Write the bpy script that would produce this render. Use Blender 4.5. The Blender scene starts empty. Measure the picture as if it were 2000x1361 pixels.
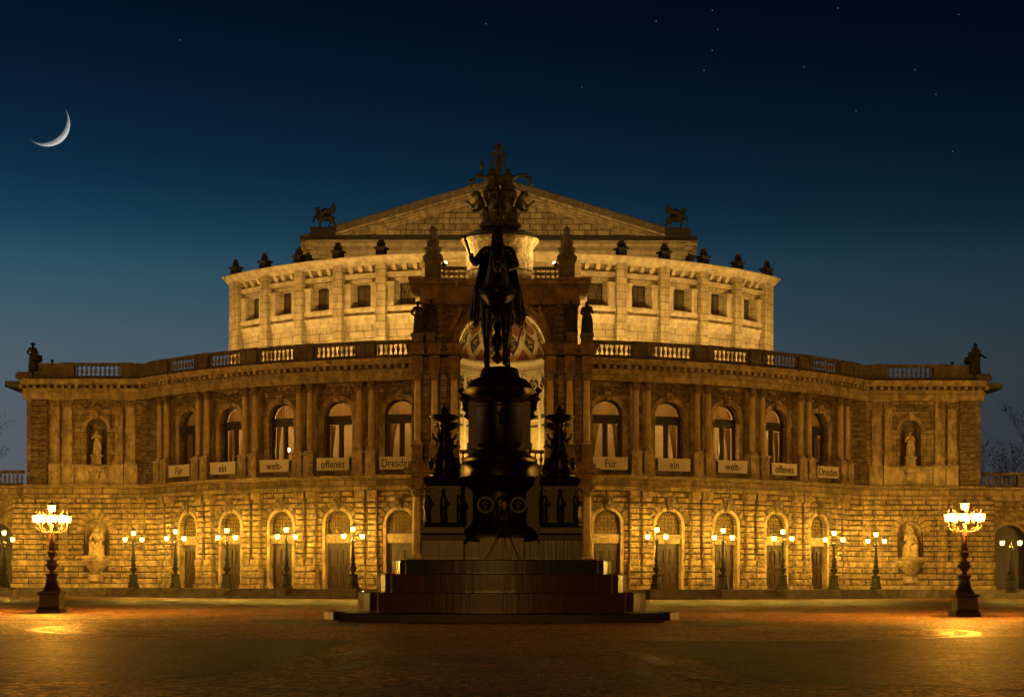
import bpy, bmesh, math, random
from mathutils import Vector, Matrix, noise
random.seed(7)
PI = math.pi
sc = bpy.context.scene
C = sc.collection
# ------------------------------------------------------------------ camera
HC = 1.22
cam = bpy.data.cameras.new('camera'); camo = bpy.data.objects.new('camera', cam); C.objects.link(camo)
cam.sensor_width = 36; cam.lens = 54; cam.shift_x = 0.0085; cam.shift_y = 0.2268
cam.clip_start = .1; cam.clip_end = 9000
camo.matrix_world = Matrix.Translation((0, 0, HC)) @ Matrix.Rotation(PI/2, 4, 'X') @ Matrix.Rotation(math.radians(.12), 4, 'Z')
sc.camera = camo
sc.view_settings.view_transform = 'Standard'; sc.view_settings.look = 'None'
sc.view_settings.exposure = 0.0; sc.view_settings.gamma = 1
cy = sc.cycles
cy.max_bounces = 5; cy.diffuse_bounces = 2; cy.glossy_bounces = 3; cy.transmission_bounces = 4; cy.transparent_max_bounces = 6
cy.caustics_reflective = False; cy.caustics_refractive = False
cy.sample_clamp_indirect = 3.0; cy.use_light_tree = True
cy.use_denoising = True
# ------------------------------------------------------------------ sky: deep dusk gradient
w = bpy.data.worlds.new('World'); sc.world = w; w.use_nodes = True
nt = w.node_tree; N = nt.nodes; L = nt.links
bg = N['Background']
tc = N.new('ShaderNodeTexCoord'); sx = N.new('ShaderNodeSeparateXYZ'); L.new(tc.outputs['Generated'], sx.inputs[0])
rmp = N.new('ShaderNodeValToRGB'); L.new(sx.outputs['Z'], rmp.inputs[0])
def lin(r, g, b):
    f = lambda c: ((c/255+.055)/1.055)**2.4 if c > 10 else c/255/12.92
    return (f(r), f(g), f(b), 1)
stops = [(0.0, (84, 74, 78)), (.07, (84, 88, 96)), (.143, (70, 88, 98)), (.166, (59, 85, 99)), (.199, (40, 75, 94)),
         (.221, (23, 57, 77)), (.253, (12, 41, 63)), (.30, (6, 24, 46)), (.36, (2, 12, 31)), (.5, (1, 7, 22))]
cr = rmp.color_ramp; cr.interpolation = 'B_SPLINE'
cr.elements[0].position = 0; cr.elements[0].color = lin(*stops[0][1])
cr.elements[1].position = 1; cr.elements[1].color = lin(0, 5, 18)
for p, c in stops[1:]:
    e = cr.elements.new(p); e.color = lin(*c)
# the afterglow sits to the left of the building: brighter there, darker to the right
mp = N.new('ShaderNodeMapRange'); L.new(sx.outputs['X'], mp.inputs[0])
mp.inputs[1].default_value = -.36; mp.inputs[2].default_value = .36; mp.inputs[3].default_value = 1.18; mp.inputs[4].default_value = .38
ml = N.new('ShaderNodeMath'); ml.operation = 'MULTIPLY'; L.new(mp.outputs[0], ml.inputs[0]); ml.inputs[1].default_value = 1.0
my = N.new('ShaderNodeMapRange'); L.new(sx.outputs['Y'], my.inputs[0])      # the glow is in the west, ahead of the camera; the east is near black
my.inputs[1].default_value = -.5; my.inputs[2].default_value = .85; my.inputs[3].default_value = .10; my.inputs[4].default_value = 1.0
L.new(my.outputs[0], ml.inputs[1]); L.new(rmp.outputs[0], bg.inputs[0]); L.new(ml.outputs[0], bg.inputs[1])
# ------------------------------------------------------------------ the one sun lamp: faint town glow from behind the camera
sd = bpy.data.lights.new('sun', 'SUN'); so = bpy.data.objects.new('sun', sd); C.objects.link(so)
sd.energy = .36; sd.angle = math.radians(5); sd.color = (1, .44, .075)
so.rotation_euler = (math.radians(79), 0, math.radians(-3))
LAMP_COL = (1.0, .55, .065)
BIG_COL = (1.0, .40, .035)
FLOOD_COL = (1.0, .60, .155)
K_LAMP = 1950.0
K_BIG = 4200.0
# ------------------------------------------------------------------ materials
MATS = {}
def mat(name, col, rough=.8, metal=0, var=.25, scale=1.5, bump=0, bscale=20, brick=None, spec=None, coord='Object', stain=0, emit=None, bdist=.02):
    if name in MATS: return MATS[name]
    m = bpy.data.materials.new(name); m.use_nodes = True
    nt = m.node_tree; N = nt.nodes; L = nt.links
    b = N['Principled BSDF']
    b.inputs['Roughness'].default_value = rough; b.inputs['Metallic'].default_value = metal
    if spec is not None: b.inputs['Specular IOR Level'].default_value = spec
    tc = N.new('ShaderNodeTexCoord')
    nz = N.new('ShaderNodeTexNoise'); nz.inputs['Scale'].default_value = scale; nz.inputs['Detail'].default_value = 6; nz.inputs['Roughness'].default_value = .62
    L.new(tc.outputs[coord], nz.inputs['Vector'])
    r = N.new('ShaderNodeValToRGB'); L.new(nz.outputs['Fac'], r.inputs[0])
    r.color_ramp.elements[0].position = .32; r.color_ramp.elements[1].position = .68
    r.color_ramp.elements[0].color = tuple(c*(1-var) for c in col)+(1,)
    r.color_ramp.elements[1].color = tuple(min(1, c*(1+var)) for c in col)+(1,)
    out = r.outputs[0]
    hts = None
    if brick:
        bw, bh, mort, tone = brick
        bt = N.new('ShaderNodeTexBrick'); L.new(tc.outputs['UV'], bt.inputs['Vector'])
        bt.inputs['Scale'].default_value = 1; bt.inputs['Brick Width'].default_value = bw; bt.inputs['Row Height'].default_value = bh
        bt.inputs['Mortar Size'].default_value = mort; bt.inputs['Mortar Smooth'].default_value = .15; bt.inputs['Bias'].default_value = 0
        bt.inputs['Color1'].default_value = (1, 1, 1, 1); bt.inputs['Color2'].default_value = (tone, tone, tone*.93, 1)
        bt.inputs['Mortar'].default_value = (.12, .10, .08, 1)
        mx = N.new('ShaderNodeMix'); mx.data_type = 'RGBA'; mx.blend_type = 'MULTIPLY'; mx.inputs[0].default_value = 1
        L.new(out, mx.inputs[6]); L.new(bt.outputs['Color'], mx.inputs[7]); out = mx.outputs[2]
        hts = bt.outputs['Fac']
    if stain:
        n2 = N.new('ShaderNodeTexNoise'); n2.inputs['Scale'].default_value = 1.9; n2.inputs['Detail'].default_value = 9; n2.inputs['Roughness'].default_value = .72
        mpn = N.new('ShaderNodeMapping'); mpn.inputs['Scale'].default_value = (1, 1, .45); L.new(tc.outputs['Object'], mpn.inputs[0]); L.new(mpn.outputs[0], n2.inputs['Vector'])
        r2 = N.new('ShaderNodeValToRGB'); L.new(n2.outputs['Fac'], r2.inputs[0])
        r2.color_ramp.elements[0].position = .43; r2.color_ramp.elements[0].color = (1-stain, 1-stain, 1-stain, 1)
        r2.color_ramp.elements[1].position = .56; r2.color_ramp.elements[1].color = (1, 1, 1, 1)
        mx = N.new('ShaderNodeMix'); mx.data_type = 'RGBA'; mx.blend_type = 'MULTIPLY'; mx.inputs[0].default_value = 1
        L.new(out, mx.inputs[6]); L.new(r2.outputs[0], mx.inputs[7]); out = mx.outputs[2]
    L.new(out, b.inputs['Base Color'])
    nrm = None
    if hts is not None:
        inv = N.new('ShaderNodeMath'); inv.operation = 'SUBTRACT'; inv.inputs[0].default_value = 1; L.new(hts, inv.inputs[1])
        bp = N.new('ShaderNodeBump'); bp.inputs['Strength'].default_value = .7; bp.inputs['Distance'].default_value = .03
        L.new(inv.outputs[0], bp.inputs['Height']); nrm = bp.outputs[0]
    if bump:
        n3 = N.new('ShaderNodeTexNoise'); n3.inputs['Scale'].default_value = bscale; n3.inputs['Detail'].default_value = 5
        L.new(tc.outputs[coord], n3.inputs['Vector'])
        bp = N.new('ShaderNodeBump'); bp.inputs['Strength'].default_value = bump; bp.inputs['Distance'].default_value = bdist
        L.new(n3.outputs['Fac'], bp.inputs['Height'])
        if nrm: L.new(nrm, bp.inputs['Normal'])
        nrm = bp.outputs[0]
    if nrm: L.new(nrm, b.inputs['Normal'])
    if emit:
        b.inputs['Emission Color'].default_value = emit[0]+(1,); b.inputs['Emission Strength'].default_value = emit[1]
    MATS[name] = m
    return m
def slabs(name, c1, c2):       # polished slabs of two tones, butt jointed
    m = bpy.data.materials.new(name); m.use_nodes = True; nt = m.node_tree; N = nt.nodes; L = nt.links; b = N['Principled BSDF']
    tc = N.new('ShaderNodeTexCoord'); bt = N.new('ShaderNodeTexBrick'); L.new(tc.outputs['UV'], bt.inputs['Vector']); bt.offset = .37
    bt.inputs['Scale'].default_value = 1; bt.inputs['Brick Width'].default_value = 1.7; bt.inputs['Row Height'].default_value = 7.3; bt.inputs['Mortar Size'].default_value = .006
    bt.inputs['Color1'].default_value = c1+(1,); bt.inputs['Color2'].default_value = c2+(1,); bt.inputs['Mortar'].default_value = (.004, .003, .002, 1)
    L.new(bt.outputs['Color'], b.inputs['Base Color'])
    mp = N.new('ShaderNodeMapping'); mp.inputs['Scale'].default_value = (9, 9, .5); L.new(tc.outputs['Object'], mp.inputs[0])
    n = N.new('ShaderNodeTexNoise'); n.inputs['Scale'].default_value = 1; n.inputs['Detail'].default_value = 2; L.new(mp.outputs[0], n.inputs['Vector'])
    bp = N.new('ShaderNodeBump'); bp.inputs['Strength'].default_value = .3; bp.inputs['Distance'].default_value = .02; L.new(n.outputs['Fac'], bp.inputs['Height']); L.new(bp.outputs[0], b.inputs['Normal'])
    b.inputs['Roughness'].default_value = .19; b.inputs['Specular IOR Level'].default_value = .95
    return m
SAND = (.42, .31, .175)
M_ash = mat('ashlar', SAND, brick=(1.15, .43, .02, .52), var=.28, stain=.45, bump=.35, bscale=14)
M_rust = mat('rusticated_stone', (.34, .25, .14), var=.5, scale=2.6, bump=1.0, bscale=6.5, stain=.35, bdist=.12)
M_smooth = mat('dressed_stone', (.43, .33, .20), var=.28, scale=2.2, bump=.4, bscale=18, stain=.5)
M_col = mat('column_stone', (.48, .37, .22), var=.2, scale=1.6, bump=.2, bscale=20, stain=.2)
M_joint_shade = mat('sooty_joint_and_shade', (.055, .042, .026), var=.4, scale=3)  # dark block joints; also painted shade at the ledge and modillions
M_light = mat('pale_ashlar', (.46, .37, .23), brick=(1.3, .55, .018, .84), var=.14, stain=.30, bump=.3, bscale=12)
M_pedq = mat('spotted_stone', (.42, .34, .21), var=.5, scale=6, bump=.4, bscale=14, stain=.7)
M_lights = mat('pale_stone', (.50, .41, .27), var=.16, scale=1.8, bump=.3, bscale=15, stain=.3)
M_port = mat('portal_ashlar_dim_lit', (.18, .11, .056), brick=(1.15, .43, .02, .6), var=.3, stain=.4, bump=.3, bscale=14)  # ashlar copy with the portal's dim reddish light put into its colour
M_ports = mat('portal_dressed_dim_lit', (.21, .13, .068), var=.3, scale=2.2, bump=.4, bscale=18, stain=.5)  # dressed stone, same dim reddish light painted in
M_gable = mat('gable_ashlar', (.42, .33, .20), brick=(1.06, .49, .035, .62), stain=.4, bump=.2, bscale=12)
M_dark = mat('weathered_stone', (.13, .105, .08), var=.4, scale=3, bump=.5, bscale=16, stain=.3)
M_orn = mat('ornament_stone', (.20, .15, .095), var=.45, scale=4, bump=.4, bscale=18, stain=.3)
M_quoin = mat('weathered_rustic_niche_shade', (.19, .145, .09), var=.45, scale=2.5, bump=.9, bscale=7, stain=.3, bdist=.09)
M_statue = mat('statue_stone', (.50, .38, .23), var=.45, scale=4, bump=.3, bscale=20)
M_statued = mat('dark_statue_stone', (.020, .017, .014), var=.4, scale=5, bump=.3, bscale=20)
M_wood = mat('oak_door', (.034, .018, .009), rough=.5, var=.3, scale=3, bump=.2, bscale=30)
M_framel = mat('shutter_frame', (.045, .034, .02), rough=.6, var=.2)
M_frame = mat('window_frame_paint', (.030, .024, .016), rough=.5, var=.2)
M_iron = mat('cast_iron', (.035, .035, .025), rough=.5, metal=.3, var=.4, scale=8, bump=.3, bscale=25)
M_ironred = mat('lamp_granite', (.045, .018, .012), rough=.45, var=.4, scale=12)
M_bronze = mat('bronze', (.011, .007, .005), rough=.36, metal=0, var=.5, scale=3, bump=.22, bscale=9, spec=.26)
M_bronzeg = mat('green_bronze', (.045, .045, .034), rough=.55, metal=.1, var=.5, scale=3, bump=.4, bscale=9)
M_granite = slabs('polished_granite', (.085, .034, .017), (.026, .030, .014))
M_graniteg = slabs('green_granite', (.034, .040, .018), (.07, .032, .016))
M_grille = mat('gilded_grille', (.25, .18, .07), rough=.5, metal=.2, var=.3)
M_dkglass = mat('dark_glass', (.008, .007, .006), rough=.25, var=.2)
M_curt = mat('curtain', (.52, .42, .27), rough=.9, var=.1)
M_curt = bpy.data.materials.new('curtain_cloth'); M_curt.use_nodes = True
_n = M_curt.node_tree.nodes; _l = M_curt.node_tree.links; _n.remove(_n['Principled BSDF'])
_d = _n.new('ShaderNodeBsdfDiffuse'); _d.inputs[0].default_value = (.42, .32, .19, 1); _t = _n.new('ShaderNodeBsdfTranslucent'); _t.inputs[0].default_value = (.5, .36, .18, 1)
_x = _n.new('ShaderNodeMixShader'); _x.inputs[0].default_value = .38; _l.new(_d.outputs[0], _x.inputs[1]); _l.new(_t.outputs[0], _x.inputs[2]); _l.new(_x.outputs[0], _n['Material Output'].inputs[0])
M_room = mat('foyer_plaster', (.55, .42, .24), rough=.7, var=.15)
M_red = mat('pompeian_red', (.24, .095, .045), rough=.7, var=.3, scale=3)
M_fresco = mat('fresco_ground', (.50, .30, .13), rough=.7, var=.45, scale=2.5)
M_navy = mat('fresco_dark', (.035, .04, .045), rough=.6, var=.3)
M_cream = mat('stucco_cream', (.60, .53, .38), rough=.7, var=.12)
M_marble = mat('yellow_marble', (.50, .42, .18), rough=.45, var=.35, scale=1.3)
M_board = mat('sign_board', (.62, .56, .45), rough=.6, var=.05)
M_letter = mat('sign_letter', (.03, .02, .012), rough=.6, var=.05)
M_step = mat('step_stone', (.14, .115, .085), rough=.6, var=.35, scale=2, bump=.3, bscale=10, stain=.3)
M_louv = mat('louvre_wood', (.22, .17, .095), rough=.7, var=.3)
M_roof = mat('copper_roof', (.05, .075, .06), rough=.6, var=.3)
M_bark = mat('bark', (.035, .026, .018), rough=.9)
M_leafm = mat('sparse_leaf', (.05, .05, .02), rough=.8, var=.5, scale=1)
def emis(name, col, s):
    m = bpy.data.materials.new(name); m.use_nodes = True; nt = m.node_tree
    nt.nodes.remove(nt.nodes['Principled BSDF']); e = nt.nodes.new('ShaderNodeEmission')
    e.inputs[0].default_value = col+(1,); e.inputs[1].default_value = s
    nt.links.new(e.outputs[0], nt.nodes['Material Output'].inputs[0]); return m
M_glow = emis('lamp_mantle', LAMP_COL, K_LAMP)
M_glowb = emis('lamp_mantle_bright', BIG_COL, K_BIG)
def frosted(name, col, s):     # lit frosted glass: lets the mantle through and glows itself
    m = bpy.data.materials.new(name); m.use_nodes = True; nt = m.node_tree; N = nt.nodes; L = nt.links; N.remove(N['Principled BSDF'])
    t = N.new('ShaderNodeBsdfTransparent'); t.inputs[0].default_value = (.9, .9, .9, 1); e = N.new('ShaderNodeEmission'); e.inputs[0].default_value = col+(1,); e.inputs[1].default_value = s
    a = N.new('ShaderNodeAddShader'); L.new(t.outputs[0], a.inputs[0]); L.new(e.outputs[0], a.inputs[1]); L.new(a.outputs[0], N['Material Output'].inputs[0]); return m
M_glowo = emis('lamp_mantle_outer', (1.0, .52, .075), K_BIG*1.45)
M_frost = frosted('frosted_glass', (1, .62, .16), 1.8)
M_frostb = frosted('frosted_glass_bright', (1, .58, .13), 1.8)
M_lampin = emis('foyer_lamp_glass', (1, .62, .2), 90)
def glass():
    m = bpy.data.materials.new('window_glass'); m.use_nodes = True; nt = m.node_tree; N = nt.nodes; L = nt.links
    N.remove(N['Principled BSDF'])
    t = N.new('ShaderNodeBsdfTransparent'); t.inputs[0].default_value = (.8, .78, .7, 1)
    g = N.new('ShaderNodeBsdfGlossy'); g.inputs['Roughness'].default_value = .06
    f = N.new('ShaderNodeFresnel'); f.inputs[0].default_value = 1.12
    x = N.new('ShaderNodeMixShader'); L.new(f.outputs[0], x.inputs[0]); L.new(t.outputs[0], x.inputs[1]); L.new(g.outputs[0], x.inputs[2])
    L.new(x.outputs[0], N['Material Output'].inputs[0]); return m
M_glass = glass()
# ------------------------------------------------------------------ local space (s along, w outward, z up) -> world
DC = 141.3; RF = 36.0
class Arc:
    def __init__(s, R, dc=DC, dx=0): s.R = R; s.dc = dc; s.dx = dx; s.seg = .75
    def __call__(s, p):
        t = p[0]/s.R; r = s.R+p[1]
        return Vector((s.dx+r*math.sin(t), s.dc-r*math.cos(t), p[2]))
class Flat:
    def __init__(s, y, dx=0): s.y = y; s.dx = dx; s.seg = 1e9
    def __call__(s, p): return Vector((p[0]+s.dx, s.y-p[1], p[2]))
class Loc:                                     # plain world, y forward
    def __init__(s, o=(0, 0, 0), rz=0): s.o = Vector(o); s.m = Matrix.Rotation(rz, 3, 'Z'); s.seg = 1e9
    def __call__(s, p): return s.o+s.m @ Vector(p)
ARC = Arc(RF); PAV = Flat(116.9); DRUM = Arc(28.8, dx=-.2); ID = Loc()
class MB:
    def __init__(s, M=ID): s.M = M; s.v = []; s.f = []
    def add(s, vs, fs, M=None):
        n = len(s.v); s.v += [tuple(p) for p in vs]; s.f += [tuple(i+n for i in f) for f in fs]
    def box(s, a0, a1, w0, w1, z0, z1, bev=0):
        n = max(1, math.ceil((a1-a0)/s.M.seg))
        for i in range(n):
            b0 = a0+(a1-a0)*i/n; b1 = a0+(a1-a0)*(i+1)/n
            if n > 1:
                vs = []; fs = []
        # one prism with n segments
        vs = []
        for i in range(n+1):
            b = a0+(a1-a0)*i/n
            vs += [(b, w0, z0), (b, w1, z0), (b, w1, z1), (b, w0, z1)]
        fs = [(0, 1, 2, 3), (4*n+3, 4*n+2, 4*n+1, 4*n)]
        for i in range(n):
            k = 4*i
            for j in range(4):
                fs.append((k+j, k+4+j, k+4+(j+1) % 4, k+(j+1) % 4))
        if bev and n == 1:
            x0, x1, y1 = a0, a1, w1
            d = bev
            vs = [(x0, w0, z0), (x1, w0, z0), (x1, w0, z1), (x0, w0, z1),
                  (x0, y1-d, z0), (x1, y1-d, z0), (x1, y1-d, z1), (x0, y1-d, z1),
                  (x0+d, y1, z0+d), (x1-d, y1, z0+d), (x1-d, y1, z1-d), (x0+d, y1, z1-d)]
            fs = [(0, 1, 2, 3), (8, 9, 10, 11)]
            for j in range(4):
                fs.append((j, (j+1) % 4, (j+1) % 4+4, j+4)); fs.append((j+4, (j+1) % 4+4, (j+1) % 4+8, j+8))
        s.add(vs, fs)
    def sweep(s, prof, a0, a1, close=True):    # prof: (w,z) polygon
        n = max(1, math.ceil((a1-a0)/s.M.seg)); m = len(prof)
        vs = []
        for i in range(n+1):
            b = a0+(a1-a0)*i/n
            vs += [(b, p[0], p[1]) for p in prof]
        fs = []
        if close: fs = [tuple(range(m)), tuple(range(n*m+m-1, n*m-1, -1))]
        for i in range(n):
            for j in range(m):
                fs.append((i*m+j, (i+1)*m+j, (i+1)*m+(j+1) % m, i*m+(j+1) % m))
        s.add(vs, fs)
    def prism(s, poly, w0, w1):                # poly in (a,z)
        m = len(poly)
        vs = [(p[0], w0, p[1]) for p in poly]+[(p[0], w1, p[1]) for p in poly]
        fs = [tuple(range(m)), tuple(range(2*m-1, m-1, -1))]+[(j, (j+1) % m, m+(j+1) % m, m+j) for j in range(m)]
        s.add(vs, fs)
    def wall_arch(s, a0, a1, z0, z1, ac, r, zb, zs, w=0, depth=.5, n=16, below=True):
        P = [(ac-r*math.cos(PI*i/n), zs+r*math.sin(PI*i/n)) for i in range(n+1)]
        def strip(x0, x1, u0, u1):
            k = max(1, math.ceil((x1-x0)/s.M.seg))
            for i in range(k):
                p = x0+(x1-x0)*i/k; q = x0+(x1-x0)*(i+1)/k
                s.add([(p, w, u0), (q, w, u0), (q, w, u1), (p, w, u1)], [(0, 1, 2, 3)])
        strip(a0, ac-r, z0, z1); strip(ac+r, a1, z0, z1)
        if below and zb > z0+1e-4: strip(ac-r, ac+r, z0, zb)
        for i in range(n):
            (x0, y0), (x1, y1) = P[i], P[i+1]
            s.add([(x0, w, y0), (x1, w, y1), (x1, w, z1), (x0, w, z1)], [(0, 1, 2, 3)])
        Q = [(ac-r, zb)]+P+[(ac+r, zb)]
        for i in range(len(Q)-1):
            (x0, y0), (x1, y1) = Q[i], Q[i+1]
            s.add([(x0, w, y0), (x1, w, y1), (x1, w-depth, y1), (x0, w-depth, y0)], [(0, 1, 2, 3)])
        if below: s.add([(ac-r, w, zb), (ac+r, w, zb), (ac+r, w-depth, zb), (ac-r, w-depth, zb)], [(0, 1, 2, 3)])
    def ring(s, ac, zs, prof, zleg=None, n=18, a0=0, a1=PI):   # prof: list of (radius, w) closed cross-section
        m = len(prof); st = []
        if zleg is not None and zleg < zs: st.append([(ac-p[0], p[1], zleg) for p in prof])
        for i in range(n+1):
            t = a0+(a1-a0)*i/n
            st.append([(ac-p[0]*math.cos(t), p[1], zs+p[0]*math.sin(t)) for p in prof])
        if zleg is not None and zleg < zs: st.append([(ac+p[0], p[1], zleg) for p in prof])
        vs = [q for r in st for q in r]; k = len(st)
        fs = [tuple(range(m)), tuple(range(k*m-1, (k-1)*m-1, -1))]
        for i in range(k-1):
            for j in range(m): fs.append((i*m+j, (i+1)*m+j, (i+1)*m+(j+1) % m, i*m+(j+1) % m))
        s.add(vs, fs)
    def lathe(s, c, prof, n=16, mod=None, a0=0, a1=2*PI, sx=1, sy=1):   # prof (r,z)
        full = abs(a1-a0-2*PI) < 1e-6; k = n if full else n+1
        vs = []
        for r, z in prof:
            for i in range(k):
                t = a0+(a1-a0)*i/n
                rr = r*(mod(t, z) if mod else 1)
                vs.append((c[0]+rr*math.cos(t)*sx, c[1]+rr*math.sin(t)*sy, c[2]+z))
        fs = []
        for j in range(len(prof)-1):
            for i in range(n):
                a = j*k+i; b = j*k+(i+1) % k
                fs.append((a, b, b+k, a+k))
        if full:
            fs.append(tuple(range(k))); fs.append(tuple(range((len(prof)-1)*k, len(prof)*k)))
        s.add(vs, fs)
    def tube(s, pts, r, n=6, caps=True):
        pts = [Vector(p) for p in pts]; k = len(pts)
        rs = r if isinstance(r, (list, tuple)) else [r]*k
        vs = []; up = Vector((0, 0, 1))
        for i, p in enumerate(pts):
            t = (pts[min(i+1, k-1)]-pts[max(i-1, 0)]).normalized()
            u = t.cross(up)
            if u.length < .05: u = t.cross(Vector((0, 1, 0)))
            u.normalize(); v = t.cross(u)
            for j in range(n):
                a = 2*PI*j/n; vs.append(tuple(p+rs[i]*(u*math.cos(a)+v*math.sin(a))))
        fs = [(i*n+j, (i+1)*n+j, (i+1)*n+(j+1) % n, i*n+(j+1) % n) for i in range(k-1) for j in range(n)]
        if caps: fs += [tuple(range(n)), tuple(range((k-1)*n, k*n))]
        s.add(vs, fs)
    def ball(s, c, r, n=6, sz=1, sx=1, sy=1):
        m = max(3, n//2); vs = [(c[0], c[1], c[2]-r*sz)]
        for j in range(1, m):
            p = PI*j/m
            for i in range(n):
                a = 2*PI*i/n; vs.append((c[0]+sx*r*math.sin(p)*math.cos(a), c[1]+sy*r*math.sin(p)*math.sin(a), c[2]-sz*r*math.cos(p)))
        vs.append((c[0], c[1], c[2]+r*sz)); fs = [(0, 1+(i+1) % n, 1+i) for i in range(n)]
        for j in range(m-2):
            for i in range(n): a = 1+j*n+i; b = 1+j*n+(i+1) % n; fs.append((a, b, b+n, a+n))
        l = len(vs)-1; b0 = 1+(m-2)*n
        fs += [(b0+i, b0+(i+1) % n, l) for i in range(n)]
        s.add(vs, fs)
    def mesh(s, name, m, origin=(0, 0, 0), smooth=False, recalc=True):
        me = bpy.data.meshes.new(name)
        O = Vector(origin)
        me.from_pydata([tuple(s.M(p)-O) for p in s.v], [], s.f)
        me.materials.append(m)
        uv = me.uv_layers.new(name='uv'); 
        co = s.v
        li = 0
        for f in s.f:
            a, b, c = [Vector(co[i]) for i in (f[0], f[1], f[2])]
            n = (b-a).cross(Vector(co[f[-1]])-a)
            ax = max(range(3), key=lambda k: abs(n[k]))
            for i in f:
                p = co[i]
                uv.data[li].uv = (p[1], p[2]) if ax == 0 else ((p[0], p[2]) if ax == 1 else (p[0], p[1]))
                li += 1
        if recalc:
            bm = bmesh.new(); bm.from_mesh(me); bmesh.ops.recalc_face_normals(bm, faces=bm.faces); bm.to_mesh(me); bm.free()
        if smooth:
            me.polygons.foreach_set('use_smooth', [True]*len(me.polygons))
        return me
    def obj(s, name, m, parent=None, smooth=False, origin=None, recalc=True):
        if origin is None: origin = (0, 0, 0)
        me = s.mesh(name, m, origin, smooth, recalc)
        return link(name, me, parent, origin)
WL = {}
def link(name, me, parent=None, loc=(0, 0, 0), rz=0):      # loc and rz are always in world space
    o = bpy.data.objects.new(name, me); C.objects.link(o)
    W = Matrix.Translation(loc) @ Matrix.Rotation(rz, 4, 'Z')
    if parent is not None:
        o.parent = parent; o.matrix_basis = WL[parent.name].inverted() @ W
    else: o.location = loc; o.rotation_euler = (0, 0, rz)
    WL[o.name] = W
    return o
def tag(o, label=None, cat=None, group=None, kind=None):
    if label: o['label'] = label
    if cat: o['category'] = cat
    if group: o['group'] = group
    if kind: o['kind'] = kind
    return o
def empty(name, loc=(0, 0, 0), rz=0): return link(name, None, None, loc, rz)
def copy_tree(o, parent=None):
    c = o.copy(); C.objects.link(c); c.parent = parent
    for ch in list(o.children): copy_tree(ch, c)
    return c
def smooth_mesh(me):
    me.polygons.foreach_set('use_smooth', [True]*len(me.polygons))
# organic bodies: overlapping tapered capsules fused by a voxel remesh into one continuous skin
def capsule(mb, p0, p1, r0, r1, n=10):
    p0 = Vector(p0); p1 = Vector(p1); k = 4
    pts = [p0.lerp(p1, i/k) for i in range(k+1)]
    if (p1-p0).length > 1e-4: mb.tube(pts, [r0+(r1-r0)*i/k for i in range(k+1)], n)
    mb.ball(p0, r0*1.0, 10); mb.ball(p1, r1*1.0, 10)
def blob(parts, m, voxel=.03, smooth=2, extra=None, name='body'):
    mb = MB()
    for q in parts:
        if q[0] == 'e': mb.ball(q[1], 1.0, 12, sx=q[2][0], sy=q[2][1], sz=q[2][2])
        elif q[0] == 'c':
            pts, rs = q[1], q[2]
            for i in range(len(pts)-1): capsule(mb, pts[i], pts[i+1], rs[i], rs[i+1])
    if extra: extra(mb)
    me = mb.mesh(name, m)
    o = bpy.data.objects.new('tmp', me); C.objects.link(o)
    md = o.modifiers.new('r', 'REMESH'); md.mode = 'VOXEL'; md.voxel_size = voxel; md.use_smooth_shade = True
    if smooth:
        ms = o.modifiers.new('s', 'SMOOTH'); ms.factor = .5; ms.iterations = smooth
    dg = bpy.context.evaluated_depsgraph_get(); ev = o.evaluated_get(dg)
    out = bpy.data.meshes.new_from_object(ev); out.name = name
    bpy.data.objects.remove(o); bpy.data.meshes.remove(me)
    out.materials.clear(); out.materials.append(m); smooth_mesh(out)
    return out
def S(d): return math.radians(d)*RF
WIN = [11.45+7.247*k for k in range(5)]
PAIR = [WIN[0]+3.6235+7.247*k for k in range(5)]
PITCH = S(7.247)
# ================================================================== OPERA HOUSE
H = empty('opera_house', (0, 108, 0))
tag(H, 'floodlit sandstone opera house with curved two storey arcade, upper drum and gable', 'opera house')
def zpx(y, D): return HC+(1134-y)*D/3000
ZT = .66            # terrace top
# --- columns -------------------------------------------------------
def flute(k, amp): return lambda t, z: 1+amp*math.cos(k*t)
def make_column(r, h, n=18):
    mb = MB(); mb.lathe((0, 0, 0), [(r*1.0, .22), (r*1.0, h*.35), (r*.97, h*.6), (r*.88, h-.02), (r*.93, h)], n)
    sh = mb.mesh('column', M_col, smooth=True)
    mb = MB(); mb.box(-r*1.35, r*1.35, -r*1.35, r*1.35, 0, .09)
    mb.lathe((0, 0, 0), [(r*1.3, .09), (r*1.36, .13), (r*1.3, .17), (r*1.12, .19), (r*1.2, .22), (r*1.02, .25)], n)
    ba = mb.mesh('base', M_smooth)
    mb = MB(); c = .62
    mb.lathe((0, 0, h), [(r*.9, 0), (r*1.0, .03), (r*.86, .06), (r*1.02, .2), (r*1.22, .24), (r*.95, .26), (r*1.15, .4), (r*1.42, .46), (r*1.05, .48), (r*1.3, c-.08)], 24, mod=flute(8, .10))
    for i in range(4):
        a = PI/4+i*PI/2; x, y = r*1.38*math.cos(a), r*1.38*math.sin(a)
        mb.ball((x, y, h+c-.16), .075, 6)
    mb.box(-r*1.4, r*1.4, -r*1.4, r*1.4, h+c-.09, h+c)
    ca = mb.mesh('capital', M_orn)
    return sh, ba, ca
def put_column(ms, loc, rz, parent=H, nm='column'):
    o = link(nm, ms[0], parent, loc, rz); link('base', ms[1], o, loc, rz); link('capital', ms[2], o, loc, rz)
    return o
COLM = make_column(.235, 4.17)
ZC0 = 10.15; ZC1 = 14.95
for sg in (-1, 1):
    for k, th in enumerate(PAIR):
        for d in (-.44, .44):
            t = math.radians(th)*sg+d/36.5; r = RF+.62
            put_column(COLM, (r*math.sin(t), DC-r*math.cos(t), ZC0), t)
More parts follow.
